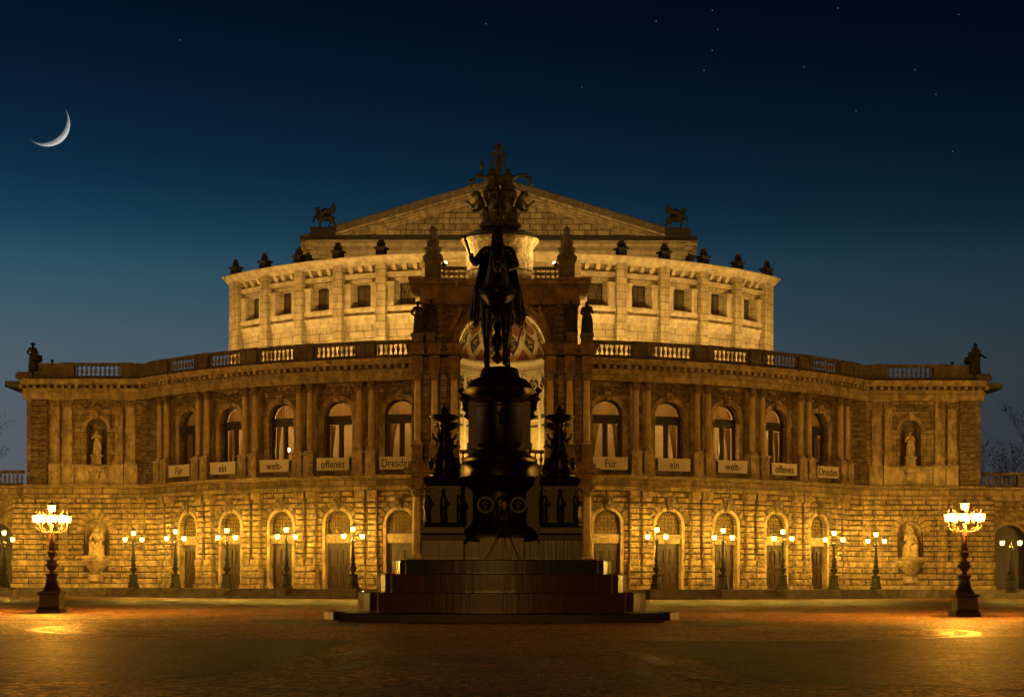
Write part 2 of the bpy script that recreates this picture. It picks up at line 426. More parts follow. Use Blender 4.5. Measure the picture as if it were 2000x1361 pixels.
# --- per bay walls --------------------------------------------------
mbs = {k: MB(ARC) for k in ('up', 'ped', 'arch', 'frz')}
GR = []
ZB = 7.48          # top of the rusticated storey
UP0, UP1 = 8.45, 14.95
ow, zs_u, zb_u = 1.0, 12.67, 9.62
for sg in (-1, 1):
    b0 = S(WIN[0])-PITCH/2
    for k in range(5):
        mbs['arch'] = MB(ARC); mbs['frz'] = MB(ARC)
        ac = S(WIN[k]); a0, a1 = ac-PITCH/2, ac+PITCH/2
        if k == 4: a1 = S(46.9)
        if k == 0: a0 = S(6.0)
        c = sg*ac; x0, x1 = sorted((sg*a0, sg*a1))
        mb = mbs['up']; mb.wall_arch(x0, x1, UP0, UP1, c, ow+.12, zb_u, zs_u, depth=.75)
        # archivolt and imposts
        m2 = mbs['arch']
        m2.ring(c, zs_u, [(ow+.10, -.3), (ow+.10, .06), (ow+.2, .06), (ow+.2, .10), (ow+.36, .12), (ow+.38, .17), (ow+.44, .17), (ow+.44, -.02)])
        for s2 in (-1, 1):
            m2.box(c+s2*(ow+.27)-.19, c+s2*(ow+.27)+.19, -.02, .09, zb_u, zs_u-.28)
            m2.box(c+s2*(ow+.27)-.24, c+s2*(ow+.27)+.24, -.02, .16, zs_u-.28, zs_u-.02)
        m2.prism([(c-.16, zs_u+ow-.02), (c+.16, zs_u+ow-.02), (c+.24, zs_u+ow+.62), (c-.24, zs_u+ow+.62)], -.02, .3)
        m2.ball((c, .34, zs_u+ow+.34), .17, 8, sz=1.3)
        # garland frieze
        mf = mbs['frz']; zf = 14.42
        mf.box(x0, x1, -.02, .05, 14.02, 14.08)
        rr = random.Random(k+10*(sg > 0))
        for q in (-.62, .62):
            pts = [(c+q+.52*math.cos(PI*j/8), .12, zf+.18-.36*math.sin(PI*j/8)) for j in range(9)]
            mf.tube(pts, [.05, .07, .09, .11, .12, .11, .09, .07, .05], 6)
            mf.ball((c+q, .12, zf+.22), .13, 8)
        for j in range(58):
            mf.ball((c+rr.uniform(-1.55, 1.55), .08, zf+rr.uniform(-.3, .36)), rr.uniform(.04, .1), 5)
        m2.obj('window_surround', M_smooth, H); mf.obj('garland_frieze', M_orn, H)
# plain wall behind the portal
mbs['up'].sweep([(0, UP0), (0, UP1), (-.6, UP1), (-.6, UP0)], -S(6), S(6))
mbs['up'].obj('upper_wall', M_ash, H, recalc=False)
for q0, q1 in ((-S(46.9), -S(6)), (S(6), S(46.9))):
    mb = MB(ARC); mb.box(q0, q1, -.02, .70, 8.465, 8.56); mb.obj('ledge_shade_strip', M_joint_shade, H)  # dark strip paints a line of shade along the ledge
# pedestals under the column pairs, pilaster behind each column
for sg in (-1, 1):
    for th in PAIR:
        c = S(th)*sg
        for d in (-.45, .45):
            e = c+d; mb = MB(ARC); mp_ = MB(ARC)
            mb.box(e-.36, e+.36, -.02, 1.0, 8.46, 10.0); mb.box(e-.43, e+.43, -.02, 1.07, 10.0, 10.15); mb.box(e-.42, e+.42, -.02, 1.05, 8.46, 8.64)
            mp_.box(e-.2, e+.2, -.02, .14, 10.15, 14.35); mp_.box(e-.27, e+.27, -.02, .2, 14.35, 14.95); mp_.box(e-.25, e+.25, -.02, .2, 12.4, 12.62)
            mb.obj('column_pedestal', M_smooth, H); mp_.obj('pilaster', M_smooth, H)
# entablature + cornice (swept profiles, mitred onto the flat pavilions by simple butting)
ENT = [(-.3, 14.95), (.86, 14.95), (.86, 15.13), (.92, 15.13), (.92, 15.33), (1.0, 15.40), (.84, 15.40), (.84, 15.74), (.95, 15.78), (.95, 15.98), (1.42, 15.99), (1.46, 16.12), (1.6, 16.3), (1.62, 16.38), (.2, 16.62), (-.3, 16.62)]
LEDGE = [(-.2, 7.48), (.16, 7.48), (.16, 7.74), (.22, 7.80), (.12, 7.82), (.12, 8.22), (.3, 8.28), (.62, 8.36), (.66, 8.46), (-.2, 8.46)]
LEDGE = [(.0+p[0]*1.0 if p[0] > 0 else p[0], p[1]) for p in LEDGE]
LEDGE2 = [(p[0]+.62 if p[0] > 0 else p[0], p[1]) for p in LEDGE]
mb = MB(ARC)
a = S(46.9)
mb.sweep(ENT, -a, -S(6)); mb.sweep(ENT, S(6), a)
mb.obj('main_entablature', M_smooth, H)
mb = MB(ARC); mb.sweep(LEDGE2, -a, -S(6)); mb.sweep(LEDGE2, S(6), a)
mb.obj('string_course', M_ash, H)
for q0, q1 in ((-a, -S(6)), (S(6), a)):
    mb = MB(ARC); mb.sweep([(.84, 15.75), (.965, 15.75), (.965, 15.985), (.84, 15.985)], q0, q1); mb.obj('modillion_shade_strip', M_joint_shade, H)  # dark backing paints the shadowed gaps between the modillions
mb = MB(ARC); s_ = -a+.2
while s_ < a:
    if abs(s_) > S(7): mb.box(s_, s_+.24, .93, 1.38, 15.72, 15.975)
    s_ += .50
mb.obj('modillion_row', M_smooth, H)
# --- balustrade ----------------------------------------------------
BPROF = [(.07, 0), (.07, .06), (.045, .09), (.10, .27), (.115, .36), (.08, .5), (.045, .62), (.04, .66), (.07, .7), (.07, .76)]
def balustrade(M, a0, a1, wc, z, n, parent=H, hb=.22, hr=.22, m=M_dark, sc_=1.0, mb_=None):
    mb = MB(M); mb.sweep([(wc-.22, z), (wc+.22, z), (wc+.22, z+hb), (wc-.22, z+hb)], a0, a1)
    t = z+hb+.76*sc_
    mb.sweep([(wc-.2, t), (wc+.2, t), (wc+.25, t+.08), (wc+.25, t+hr), (wc-.25, t+hr), (wc-.25, t+.08)], a0, a1)
    o = mb.obj('balustrade', m, parent)
    mb = MB(M)
    for i in range(n):
        c = a0+(a1-a0)*(i+.5)/n
        mb.lathe((c, wc, z+hb), [(r*sc_*1.05, q*sc_) for r, q in BPROF], 8)
    mb.obj('baluster_row', mb_ or M_orn, o, smooth=True)
    return o
def post(M, a0, a1, wc, z, h, parent=H, m=M_dark, split=True):
    mb = MB(M)
    mb.box(a0, a1, wc-.24, wc+.24, z, z+h-.2); mb.box(a0-.04, a1+.04, wc-.3, wc+.3, z+h-.2, z+h); mb.box(a0-.03, a1+.03, wc-.28, wc+.28, z, z+.2)
    if split:
        q = (a1-a0)*.30
        mb.box(a0+.02, a0+q, wc+.2, wc+.3, z+.22, z+h-.22); mb.box(a1-q, a1-.02, wc+.2, wc+.3, z+.22, z+h-.22)
    return mb.obj('balustrade_post', m, parent)
ZBAL = 16.50
for sg in (-1, 1):
    for k in range(5):
        x0, x1 = sorted((sg*(S(PAIR[k])-PITCH+.72), sg*(S(PAIR[k])-.72)))
        balustrade(ARC, x0+.02, x1-.02, .55, ZBAL, 9)
        x0, x1 = sorted((sg*(S(PAIR[k])-.72), sg*(S(PAIR[k])+.72)))
        if k < 4: post(ARC, x0, x1, .55, ZBAL, 1.22)
    x0, x1 = sorted((sg*(S(PAIR[4])-.72), sg*S(46.9))); post(ARC, x0, x1, .55, ZBAL, 1.22)
# --- first floor windows -------------------------------------------
def window_meshes(r, zb, zs, mull=.17, cw=(1, 1)):
    out = {}
    mb = MB(Flat(0))
    zt0, zt1 = zs-.52, zs+.08
    mb.ring(0, zs, [(r, -.06), (r, .06), (r-.13, .06), (r-.13, -.06)], zleg=zb)
    mb.box(-r+.1, r-.1, -.07, .10, zt0, zt1); mb.box(-r, r, -.1, .16, zt1-.14, zt1-.02); mb.box(-r, r, -.1, .13, zt0, zt0+.1)
    mb.box(-mull, mull, -.07, .07, zb, zt0); mb.box(-mull*.35, mull*.35, .07, .12, zb, zt0)
    for s in (-1, 1): mb.box(s*(r-.17)-.06, s*(r-.17)+.06, -.05, .05, zb, zt0)
    mb.box(-r+.1, r-.1, -.05, .05, zb, zb+.16)
    out['frame'] = mb.mesh('window', M_frame)
    mb = MB(Flat(0)); mb.ring(0, zs, [(r-.12, .0), (r-.12, -.012), (.01, -.012), (.01, .0)])
    mb.box(-r+.12, r-.12, -.012, 0, zb+.05, zt0+.02)
    out['pane'] = mb.mesh('pane', M_glass)
    mb = MB(Flat(0)); n = 60; zz = zt1     # pleated blind behind the lunette
    for i in range(n):
        x0 = -r+.1+(2*r-.2)*i/n; x1 = -r+.1+(2*r-.2)*(i+1)/n
        d0 = -.2-.05*(i % 2)-.02*math.sin(i*1.7); d1 = -.2-.05*((i+1) % 2)-.02*math.sin((i+1)*1.7)
        h0 = zs+math.sqrt(max(0, (r-.1)**2-x0*x0)); h1 = zs+math.sqrt(max(0, (r-.1)**2-x1*x1))
        mb.add([(x0, d0, zz), (x1, d1, zz), (x1, d1, h1), (x0, d0, h0)], [(0, 1, 2, 3)])
    out['blind'] = mb.mesh('blind', M_curt)
    mb = MB(Flat(0))
    for s in (-1, 1):
        n = 14
        for j in range(8):
            z0 = zb+(zt0-zb)*j/8; z1 = zb+(zt0-zb)*(j+1)/8
            def wd(z):
                t = (z-zb)/(zt0-zb); return .20+.34*t**1.4 if t > .15 else .24-.2*t
            for i in range(n):
                def P(i, z): return (s*(r-.14-wd(z)*cw[s > 0]*i/n), -.3-.06*math.sin(i*PI*.72), z)
                mb.add([P(i, z0), P(i+1, z0), P(i+1, z1), P(i, z1)], [(0, 1, 2, 3)])
    out['curtain'] = mb.mesh('curtain', M_curt, smooth=True)
    return out
WMS = [window_meshes(1.12, 9.66, 12.67, cw=q) for q in ((1, 1), (.5, 1.25), (1.3, .7), (.8, .45))]
for sg in (-1, 1):
    for k in range(5):
        t = sg*math.radians(WIN[k]); r = RF-.55
        W = (r*math.sin(t), DC-r*math.cos(t), 0)
        WM = WMS[(k*3+(sg > 0)*2+k//2) % 4]
        o = link('window', WM['frame'], H, W, t)
        for q in ('pane', 'blind', 'curtain'): link(q, WM[q], o, W, t)
# foyer behind the windows: back wall, floor, ceiling, a few door cases
mb = MB(Arc(RF-4.6)); a_ = (RF-4.6)*math.radians(46.5)
mb.sweep([(0, 8.6), (.1, 8.6), (.1, 15), (0, 15)], -a_, a_)
for i in range(-9, 10):
    c = math.radians(11.45+7.247*(abs(i)-1)+2.6)*(RF-4.6)*(1 if i > 0 else -1)
    if i == 0: continue
    if abs(i) > 5: continue
    mb.box(c-.55, c-.4, .08, .25, 8.7, 12.6); mb.box(c+.4, c+.55, .08, .25, 8.7, 12.6); mb.box(c-.7, c+.7, .08, .3, 12.6, 12.85)
mb.obj('foyer_wall', M_room, H)
mb = MB(Arc(RF-4.6))
mb.sweep([(.1, 8.7), (4.2, 8.7), (4.2, 8.6), (.1, 8.6)], -a_, a_); mb.sweep([(.1, 14.9), (4.2, 14.9), (4.2, 15), (.1, 15)], -a_, a_)
mb.obj('foyer_floor_and_ceiling', M_room, H)
# lit lamps inside the foyer
def foyer_lamp(th, z, bright, offs):
    t = math.radians(th); r = RF-offs; p = (r*math.sin(t), DC-r*math.cos(t), z)
    g = MB(); g.ball((0, 0, 0), .15 if bright else .09, 10)
    gm = g.mesh('foyer_lamp', M_lampin, smooth=True)
    o = link('foyer_lamp', gm, H, p)
    st = MB()
    if bright: st.lathe((0, 0, 8.7-z), [(.16, 0), (.04, .08), (.025, z-8.85)], 8)
    else: st.tube([(0, 0, .08), (0, 0, 14.9-z)], .02, 6)
    for i in range(3): st.tube([(0, 0, -.5), (.14*math.cos(i*2.1), .14*math.sin(i*2.1), -.35), (.16*math.cos(i*2.1), .16*math.sin(i*2.1), -.1)], .015, 5)
    st.tube([(0, 0, -.2), (0, 0, -.09)], .02, 6)
    link('lamp_stand', st.mesh('lamp_stand', M_iron), o, p)
    l = bpy.data.lights.new('foyer_lamp_light', 'POINT'); l.energy = 220 if bright else 190+260*abs(math.sin(th*1.7)); l.color = (1, .6, .2); l.shadow_soft_size = .15
    lo = bpy.data.objects.new('foyer_lamp_light', l); C.objects.link(lo); lo.parent = o; lo.location = (0, 0, .16 if bright else .2)
foyer_lamp(-26.7, 10.6, True, 1.5); foyer_lamp(25.2, 10.55, True, 1.5)
for th in (-40.4, -33.2, -26, -18.7, -11.4, 11.4, 18.7, 26, 33.2, 40.4): foyer_lamp(th, 13.6, False, 2.4)
# --- signs ----------------------------------------------------------
WORDS = ['Für', 'ein', 'welt-', 'offenes', 'Dresden']
ords = ['beside the left pavilion', '', '', '', '']
def text_mesh(t, h, m):
    c = bpy.data.curves.new('lettering', 'FONT'); c.body = t; c.size = h; c.align_x = 'CENTER'; c.extrude = .008; c.resolution_u = 3; c.offset = .004
    o = bpy.data.objects.new('tmp', c); C.objects.link(o)
    dg = bpy.context.evaluated_depsgraph_get(); me = bpy.data.meshes.new_from_object(o.evaluated_get(dg)); me.name = 'lettering'
    bpy.data.objects.remove(o); me.materials.clear(); me.materials.append(m)
    me.transform(Matrix.Scale(.80, 4, (1, 0, 0)))
    return me
bd = MB(Flat(0)); bd.box(-1.22, 1.22, -.05, 0, 0, .80); bd.sweep([(-.3, .80), (.03, .80), (.03, .86), (-.3, .86)], -1.27, 1.27)
bdm = bd.mesh('sign', M_board)
SIGNL = {(-1, 4): 'white sign reading Für on the left half of the balcony, outermost at the left', (-1, 3): 'white sign reading ein on the left half of the balcony',
 (-1, 2): 'white sign reading welt- under the left window with the bright lamp', (-1, 1): 'white sign reading offenes on the left half of the balcony',
 (-1, 0): 'white sign reading Dresden, last letter hidden by the left side of the portal', (1, 0): 'white sign reading Für partly hidden by the right side of the portal',
 (1, 1): 'white sign reading ein on the right half of the balcony', (1, 2): 'white sign reading welt- under the right window with the bright lamp',
 (1, 3): 'white sign reading offenes on the right half of the balcony', (1, 4): 'white sign reading Dresden at the right end of the balcony'}
for sg in (-1, 1):
    for k in range(5):
        word = WORDS[4-k] if sg < 0 else WORDS[k]
        t = sg*math.radians(WIN[k]); r = RF+.9; p = Vector((r*math.sin(t), DC-r*math.cos(t), 8.85))
        o = link('sign', bdm, None, p, t); tag(o, SIGNL[(sg, k)], 'sign', 'word signs along the balcony')
        tm = text_mesh(word, .78, M_letter); tm.transform(Matrix.Rotation(PI/2, 4, 'X'))
        q = p+Vector((math.sin(t), -math.cos(t), 0))*.012+Vector((0, 0, .17))
        link('lettering', tm, o, q, t)
# --- ground floor: rusticated blocks with arched openings ------------
gw = MB(ARC); bl = MB(ARC); sm = MB(ARC); vs_ = MB(ARC)
GO = .95; GZS = 5.18; GZT = 3.85
courses = []
z = ZT+.26
for i in range(3): courses.append((z, z+.46, 1.5)); z += .46
zb1 = z; z += .44                     # plain band z..z+.44
n = 12; hh = (ZB-z)/n
for i in range(n): courses.append((z+i*hh, z+(i+1)*hh, 1.0))
def blocks(mb, a0, a1, z0, z1, wb, ln, d=.15, off=0, rr=random):
    if a1-a0 < .12: return
    n = max(1, round((a1-a0)/ln)); cuts = [a0]+[a0+(a1-a0)*(i+ (off if n > 1 else 0))/n for i in range(1, n)]+[a1]
    for i in range(len(cuts)-1):
        dd = d*rr.uniform(.75, 1.25)
        mb.box(cuts[i]+.035, cuts[i+1]-.035, wb-.02, wb+dd, z0+.04, z1-.04, bev=.07)
bl.M = Arc(RF); 
class NB:  # no subdivision version
    pass
ARCN = Arc(RF); ARCN.seg = 1e9
bl = MB(ARCN); vs_ = MB(ARCN)
for sg in (-1, 1):
    for k in range(5):
        bl = MB(ARCN); bq = MB(ARCN); sm = MB(ARC); vs_ = MB(ARCN)
        ac = S(WIN[k]); a0, a1 = ac-PITCH/2, ac+PITCH/2
        if k == 4: a1 = S(46.9)
        if k == 0: a0 = S(6.5)
        c = sg*ac; x0, x1 = sorted((sg*a0, sg*a1))
        gw.wall_arch(x0, x1, 0.2, ZB, c, GO, ZT, GZS, depth=.7, below=False)
        sm.ring(c, GZS, [(GO-.001, -.5), (GO-.001, .10), (GO+.22, .10), (GO+.22, -.02)], zleg=ZT)
        # transom
        sm.box(c-GO+.01, c+GO-.01, -.5, -.08, GZT, GZT+.62); sm.box(c-GO-.16, c+GO+.16, .09, .22, GZT+.36, GZT+.52)
        sm.box(c-GO+.01, c+GO-.01, -.2, .2, GZT+.36, GZT+.52)
        hs = GO+.24
        R2 = GO+.66
        for j, (z0, z1, ln) in enumerate(courses):
            zm = (z0+z1)/2
            half = hs if zm < GZS-.1 else (math.sqrt(max(0, R2*R2-(z1-GZS)**2)) if z0 < GZS+R2 else 0)
            if zm >= GZS-.1: half = max(half, 0)
            if z0 < GZS and zm >= GZS-.1: half = R2
            off = .18 if j % 2 else -.18
            T_ = bq if j < 2 else bl
            if half > .05:
                blocks(T_, x0, c-half, z0, z1, 0, ln, off=off); blocks(T_, c+half, x1, z0, z1, 0, ln, off=off)
            else: blocks(bl, x0, x1, z0, z1, 0, ln, off=off)
        sm.box(x0, c-hs, -.02, .16, zb1+.02, zb1+.30); sm.box(c+hs, x1, -.02, .16, zb1+.02, zb1+.30)
        sm.box(x0, c-hs, -.02, .22, zb1+.30, zb1+.42); sm.box(c+hs, x1, -.02, .22, zb1+.30, zb1+.42)
        sm.box(x0, c-hs-.02, -.02, .3, ZT, ZT+.25); sm.box(c+hs+.02, x1, -.02, .3, ZT, ZT+.25)
        # voussoirs
        nv = 9
        for i in range(nv):
            t0 = PI*(i+.05)/nv; t1 = PI*(i+.95)/nv
            if i == nv//2: continue
            def Q(r, t): return (c-r*math.cos(t), GZS+r*math.sin(t))
            r0, r1 = GO+.24, GO+.66
            d = .2*random.uniform(.85, 1.15)
            P0 = [Q(r0, t0), Q(r0, t1), Q(r1, t1), Q(r1, t0)]
            cx_ = sum(p[0] for p in P0)/4; cz_ = sum(p[1] for p in P0)/4
            P1 = [(cx_+(p[0]-cx_)*.8, cz_+(p[1]-cz_)*.8) for p in P0]
            vv = [(p[0], -.02, p[1]) for p in P0]+[(p[0], d-.06, p[1]) for p in P0]+[(p[0], d, p[1]) for p in P1]
            ff = [(8, 9, 10, 11)]+[(q, (q+1) % 4, (q+1) % 4+4, q+4) for q in range(4)]+[(q+4, (q+1) % 4+4, (q+1) % 4+8, q+8) for q in range(4)]
            vs_.add(vv, ff)
        # keystone with carved head
        vs_.prism([(c-.2, GZS+GO+.04), (c+.2, GZS+GO+.04), (c+.3, GZS+GO+.98), (c-.3, GZS+GO+.98)], -.02, .34)
        vs_.ball((c, .42, GZS+GO+.56), .17, 8, sz=1.35); vs_.ball((c, .52, GZS+GO+.52), .05, 6, sz=1.4)
        for q in range(7):
            an = PI*q/6; vs_.ball((c-.19*math.cos(an), .38, GZS+GO+.62+.2*math.sin(an)), .08, 5)
        for q in (-1, 1): vs_.ball((c+q*.13, .4, GZS+GO+.30), .08, 5, sz=1.6)
        bl.obj('rusticated_stone_facing', M_rust, H); bq.obj('rusticated_base_course', M_quoin, H); sm.obj('door_surround', M_smooth, H); vs_.obj('arch_stone_ring', M_quoin, H)
gw.obj('ground_floor_wall', M_joint_shade, H, recalc=False)
# rusticated double pilasters under the column pairs
for sg in (-1, 1):
    for th in PAIR:
        for d in (-.45, .45):
            pl = MB(ARCN)
            e = S(th)*sg+d
            for (z0, z1, ln) in courses[3:]: pl.box(e-.32, e+.32, .10, .58*random.uniform(.95, 1.05), z0+.035, z1-.035, bev=.09)
            pl.box(e-.38, e+.38, -.02, .64, zb1+.04, zb1+.42)
            for (z0, z1, ln) in courses[:3]: pl.box(e-.43, e+.43, .1, .6*random.uniform(.95, 1.1), z0+.02, z1-.02, bev=.07)
            pl.box(e-.46, e+.46, -.02, .7, ZT, ZT+.27); pl.box(e-.33, e+.33, .1, .42, zb1+.44, zb1+.6); 
            pl.box(e-.36, e+.36, .0, .66, ZB-.50, ZB-.02)
            pl.obj('rusticated_pilaster', M_rust, H)
# doors
def door_meshes():
    mb = MB(Flat(0)); w_ = GO
    mb.box(-w_, w_, -.08, 0, ZT, GZT); mb.box(-w_, w_, 0, .06, GZT-.2, GZT)
    door = mb.mesh('door', M_wood)
    mb = MB(Flat(0))
    for s in (-1, 1):
        a0, a1 = sorted((s*.06, s*(w_-.04)))
        mb.box(a0, a1, 0, .045, ZT+.02, GZT-.22, bev=.01)
        for (z0, z1) in ((ZT+.3, ZT+1.15), (ZT+1.75, GZT-.42)):
            m0, m1 = a0+.14, a1-.14
            for q in ((m0, m1, z0, z0+.06), (m0, m1, z1-.06, z1), (m0, m0+.06, z0+.06, z1-.06), (m1-.06, m1, z0+.06, z1-.06)):
                mb.box(q[0], q[1], .04, .13, q[2], q[3])
            mb.box(m0+.13, m1-.13, .04, .07, z0+.14, z1-.14, bev=.02)
        mb.ring((a0+a1)/2, ZT+1.45, [(.2, .04), (.2, .1), (.13, .1), (.13, .04)], a0=0, a1=2*PI, n=16)
        mb.box(a0+.14, (a0+a1)/2-.2, .04, .09, ZT+1.42, ZT+1.48); mb.box((a0+a1)/2+.2, a1-.14, .04, .09, ZT+1.42, ZT+1.48)
        mb.ball(((a0+a1)/2, .07, ZT+1.45), .07, 8)
    mb.box(-.06, .06, 0, .09, ZT, GZT-.2)
    pan = mb.mesh('door_panelling', M_wood)
    mb = MB(Flat(0)); mb.ball((.13, .13, ZT+1.15), .035, 8); mb.box(.1, .16, .04, .1, ZT+1.05, ZT+1.25); kn = mb.mesh('handle', M_bronzeg)
    # lunette: lattice grille over dark glass
    mb = MB(Flat(0)); z0 = GZT+.62
    mb.ring(0, GZS, [(w_, 0), (w_, .08), (w_-.07, .08), (w_-.07, 0)], zleg=z0); mb.box(-w_+.05, w_-.05, 0, .08, z0, z0+.07)
    fr = mb.mesh('lunette_window', M_frame)
    mb = MB(Flat(0)); r = w_-.05; step = .19
    def clip(a, b):
        pts = []
        for i in range(41):
            x = a[0]+(b[0]-a[0])*i/40; z = a[1]+(b[1]-a[1])*i/40
            ok = abs(x) < r and z > z0 and (z < GZS or x*x+(z-GZS)**2 < r*r)
            if ok: pts.append((x, z))
        return (pts[0], pts[-1]) if len(pts) > 1 else None
    for s in (-1, 1):
        q = -3
        while q < 3:
            c = clip((q-1.5, z0-.2), (q+1.5, z0+2.8)) if s > 0 else clip((q+1.5, z0-.2), (q-1.5, z0+2.8))
            if c: mb.tube([(c[0][0], .03, c[0][1]), (c[1][0], .03, c[1][1])], .017, 4)
            q += step
    for i in range(-3, 4):
        for j in range(5):
            x = i*.26; z = z0+.2+j*.26
            if x*x+max(0, z-GZS)**2 < (r-.1)**2: mb.ring(x, z, [(.09, .02), (.09, .05), (.065, .05), (.065, .02)], a0=0, a1=2*PI, n=8)
    gr = mb.mesh('grille', M_grille)
    mb = MB(Flat(0)); mb.ring(0, GZS, [(w_-.02, -.02), (w_-.02, -.04), (.01, -.04), (.01, -.02)]); mb.box(-w_+.02, w_-.02, -.04, -.02, z0, GZS)
    mb.box(-w_+.02, w_-.02, -.2, -.18, z0, GZS+w_)
    gl = mb.mesh('pane', M_dkglass)
    return door, pan, kn, fr, gr, gl
DM = door_meshes()
for sg in (-1, 1):
    for k in range(5):
        t = sg*math.radians(WIN[k]); r = RF-.42; W = (r*math.sin(t), DC-r*math.cos(t), 0)
        o = link('door', DM[0], H, W, t); link('door_panelling', DM[1], o, W, t); link('handle', DM[2], o, W, t)
        o = link('lunette_window', DM[3], H, W, t); link('grille', DM[4], o, W, t); link('pane', DM[5], o, W, t)
# ================================================================== end pavilions
def P(M, sg, a, b): return (a, b) if sg > 0 else (-b, -a)
for sg in (-1, 1):
    F = Flat(116.9); k = lambda a, b: P(F, sg, a, b)
    XN = 30.96                                     # niche axis
    x0, x1 = 26.25, 36.3
    up = MB(F); cN = sg*XN
    a, b = k(x0, x1)
    up.wall_arch(a, b, 8.45, 14.95, cN, .8, 10.0, 12.72, depth=.01, n=16)
    up.obj('upper_wall', M_ash, H, recalc=False)
    nb = MB(F)   # niche: half cylinder + quarter dome
    def niche(mb, c, r, zb, zs, dep=1.0):
        n = 14; rows = []
        rows.append(zb)
        for j in (0, 1):
            pass
        vs = []
        for z in (zb, zs): vs += [(c-r*math.cos(PI*i/n), -dep*r*math.sin(PI*i/n), z) for i in range(n+1)]
        m = 8
        for q in range(1, m+1):
            ph = PI/2*q/m
            vs += [(c-r*math.cos(ph)*math.cos(PI*i/n), -dep*r*math.cos(ph)*math.sin(PI*i/n), zs+r*math.sin(ph)) for i in range(n+1)]
        fs = []
        for q in range(m+1):
            for i in range(n): o = q*(n+1)+i; fs.append((o, o+1, o+n+2, o+n+1))
        mb.add(vs, fs)
        mb.add([(c-r*math.cos(PI*i/n), -dep*r*math.sin(PI*i/n), zb) for i in range(n+1)], [tuple(range(n+1))])
    niche(nb, cN, .8, 10.0, 12.72); nb.obj('niche', M_quoin, H, smooth=False, recalc=False)  # darker stone paints recess shade into the upper niche
    mo = MB(F)
    mo.ring(cN, 12.72, [(.81, -.02), (.81, .07), (.9, .07), (.9, .12), (1.02, .14), (1.04, .2), (1.08, .2), (1.08, -.02)])
    for s in (-1, 1):
        q0, q1 = sorted((cN+s*.82, cN+s*1.9)); mo.box(q0, q1, -.02, .12, 12.5, 12.7); mo.box(q0, q1, -.02, .17, 12.64, 12.7)
    mo.prism([(cN-.12, 13.45), (cN+.12, 13.45), (cN+.22, 14.1), (cN-.22, 14.1)], 0, .3)
    mo.box(cN-1.35, cN+1.35, -.02, .1, 14.05, 14.14)
    # ledge under the pilasters
    a, b = k(27.75, 34.55); mo.box(a, b, -.02, .26, 8.48, 9.85); mo.box(a, b, -.02, .36, 9.85, 10.0)
    for (q0, q1) in ((27.8, 28.75), (28.85, 29.65), (32.6, 33.5), (33.6, 34.5)):
        a, b = k(q0, q1); mo.box(a, b, .2, .42, 8.46, 9.85); mo.box(a-.04, b+.04, .2, .5, 9.85, 10.02)
    # console under the niche
    mo.box(cN-.75, cN+.75, .2, .62, 9.72, 9.88); mo.box(cN-.5, cN+.5, .2, .55, 9.45, 9.72); mo.box(cN-.32, cN+.32, .2, .45, 8.9, 9.45, bev=.05)
    mo.obj('niche_surround_moulding', M_smooth, H)
    for (q0, q1) in ((28.0, 28.7), (28.95, 29.5), (32.8, 33.5), (33.75, 34.4)):
        a, b = k(q0, q1); pi = MB(F)
        pi.box(a, b, -.02, .24, 10.2, 14.35); pi.box(a-.07, b+.07, -.02, .3, 10.02, 10.2); pi.box(a-.05, b+.05, -.02, .28, 12.5, 12.7)
        pi.box(a-.09, b+.09, -.02, .36, 14.83, 14.95)
        for j in range(12): pi.ball(((a+b)/2+(j % 4-1.5)*.18, .27, 14.42+.14*(j//4)), .085, 5)
        for j in (-1, 1): pi.ball(((a+b)/2+j*.33, .3, 14.72), .1, 6)
        pi.obj('pilaster', M_smooth, H)
    ga = MB(F); rr = random.Random(3)
    for q in (-.65, .65):
        ga.tube([(cN+q+.5*math.cos(PI*j/8), .12, 14.62-.36*math.sin(PI*j/8)) for j in range(9)], [.05, .07, .09, .11, .12, .11, .09, .07, .05], 6)
        ga.ball((cN+q, .12, 14.62), .14, 8)
    for j in range(46): ga.ball((cN+rr.uniform(-1.35, 1.35), .06, rr.uniform(14.2, 14.85)), rr.uniform(.04, .09), 5)
    ga.obj('garland_frieze', M_orn, H)
    # rusticated quoins, both edges
    nq = 15
    for (q0, q1) in ((26.35, 27.65), (34.6, 36.0)):
        qu = MB(F)
        for j in range(nq):
            z0 = 8.5+(14.95-8.5)*j/nq; z1 = z0+(14.95-8.5)/nq; a, b = k(q0, q1)
            if j % 2: blocks(qu, a, b, z0, z1, 0, .7, d=.16)
            else: blocks(qu, a+.02, b-.02, z0, z1, 0, 1.5, d=.18)
        qu.obj('quoin_stack', M_quoin, H)
    en = MB(F); a, b = k(26.2, 36.45)
    en.sweep([(p[0]-.44 if p[0] > 0 else p[0], p[1]) for p in ENT], a, b); en.obj('main_entablature', M_smooth, H)
    le = MB(F); a, b = k(26.0, 36.5); le.sweep(LEDGE, a, b); le.obj('string_course', M_ash, H)
    a, b = k(26.2, 36.4); md = MB(F); md.box(a, b, .4, .515, 15.75, 15.985); md.obj('modillion_shade_strip', M_joint_shade, H)  # painted shade behind the pavilion modillions
    md = MB(F); q = 27.4
    while q < 36.5: a, b = k(q, q+.22); md.box(a, b, .48, .9, 15.72, 15.975); q += .53
    md.obj('modillion_row', M_smooth, H)
    # side return with engaged column and overhanging entablature
    sd_ = MB(ID)
    a, b = sorted((sg*36.28, sg*24.0)); sd_.box(a, b, 118.1, 128.0, .2, 16.55); a2, b2 = sorted((sg*36.28, sg*34.0)); sd_.box(a2, b2, 117.0, 118.1, .2, 16.55)
    sd_.obj('side_wall', M_ash, H)
    sc2 = MB(ID)
    a, b = sorted((sg*36.2, sg*37.2)); sc2.box(a, b, 120.6, 122.2, 8.0, 10.1); sc2.box(a, b+.0, 120.6, 122.0, 15.0, 15.8)
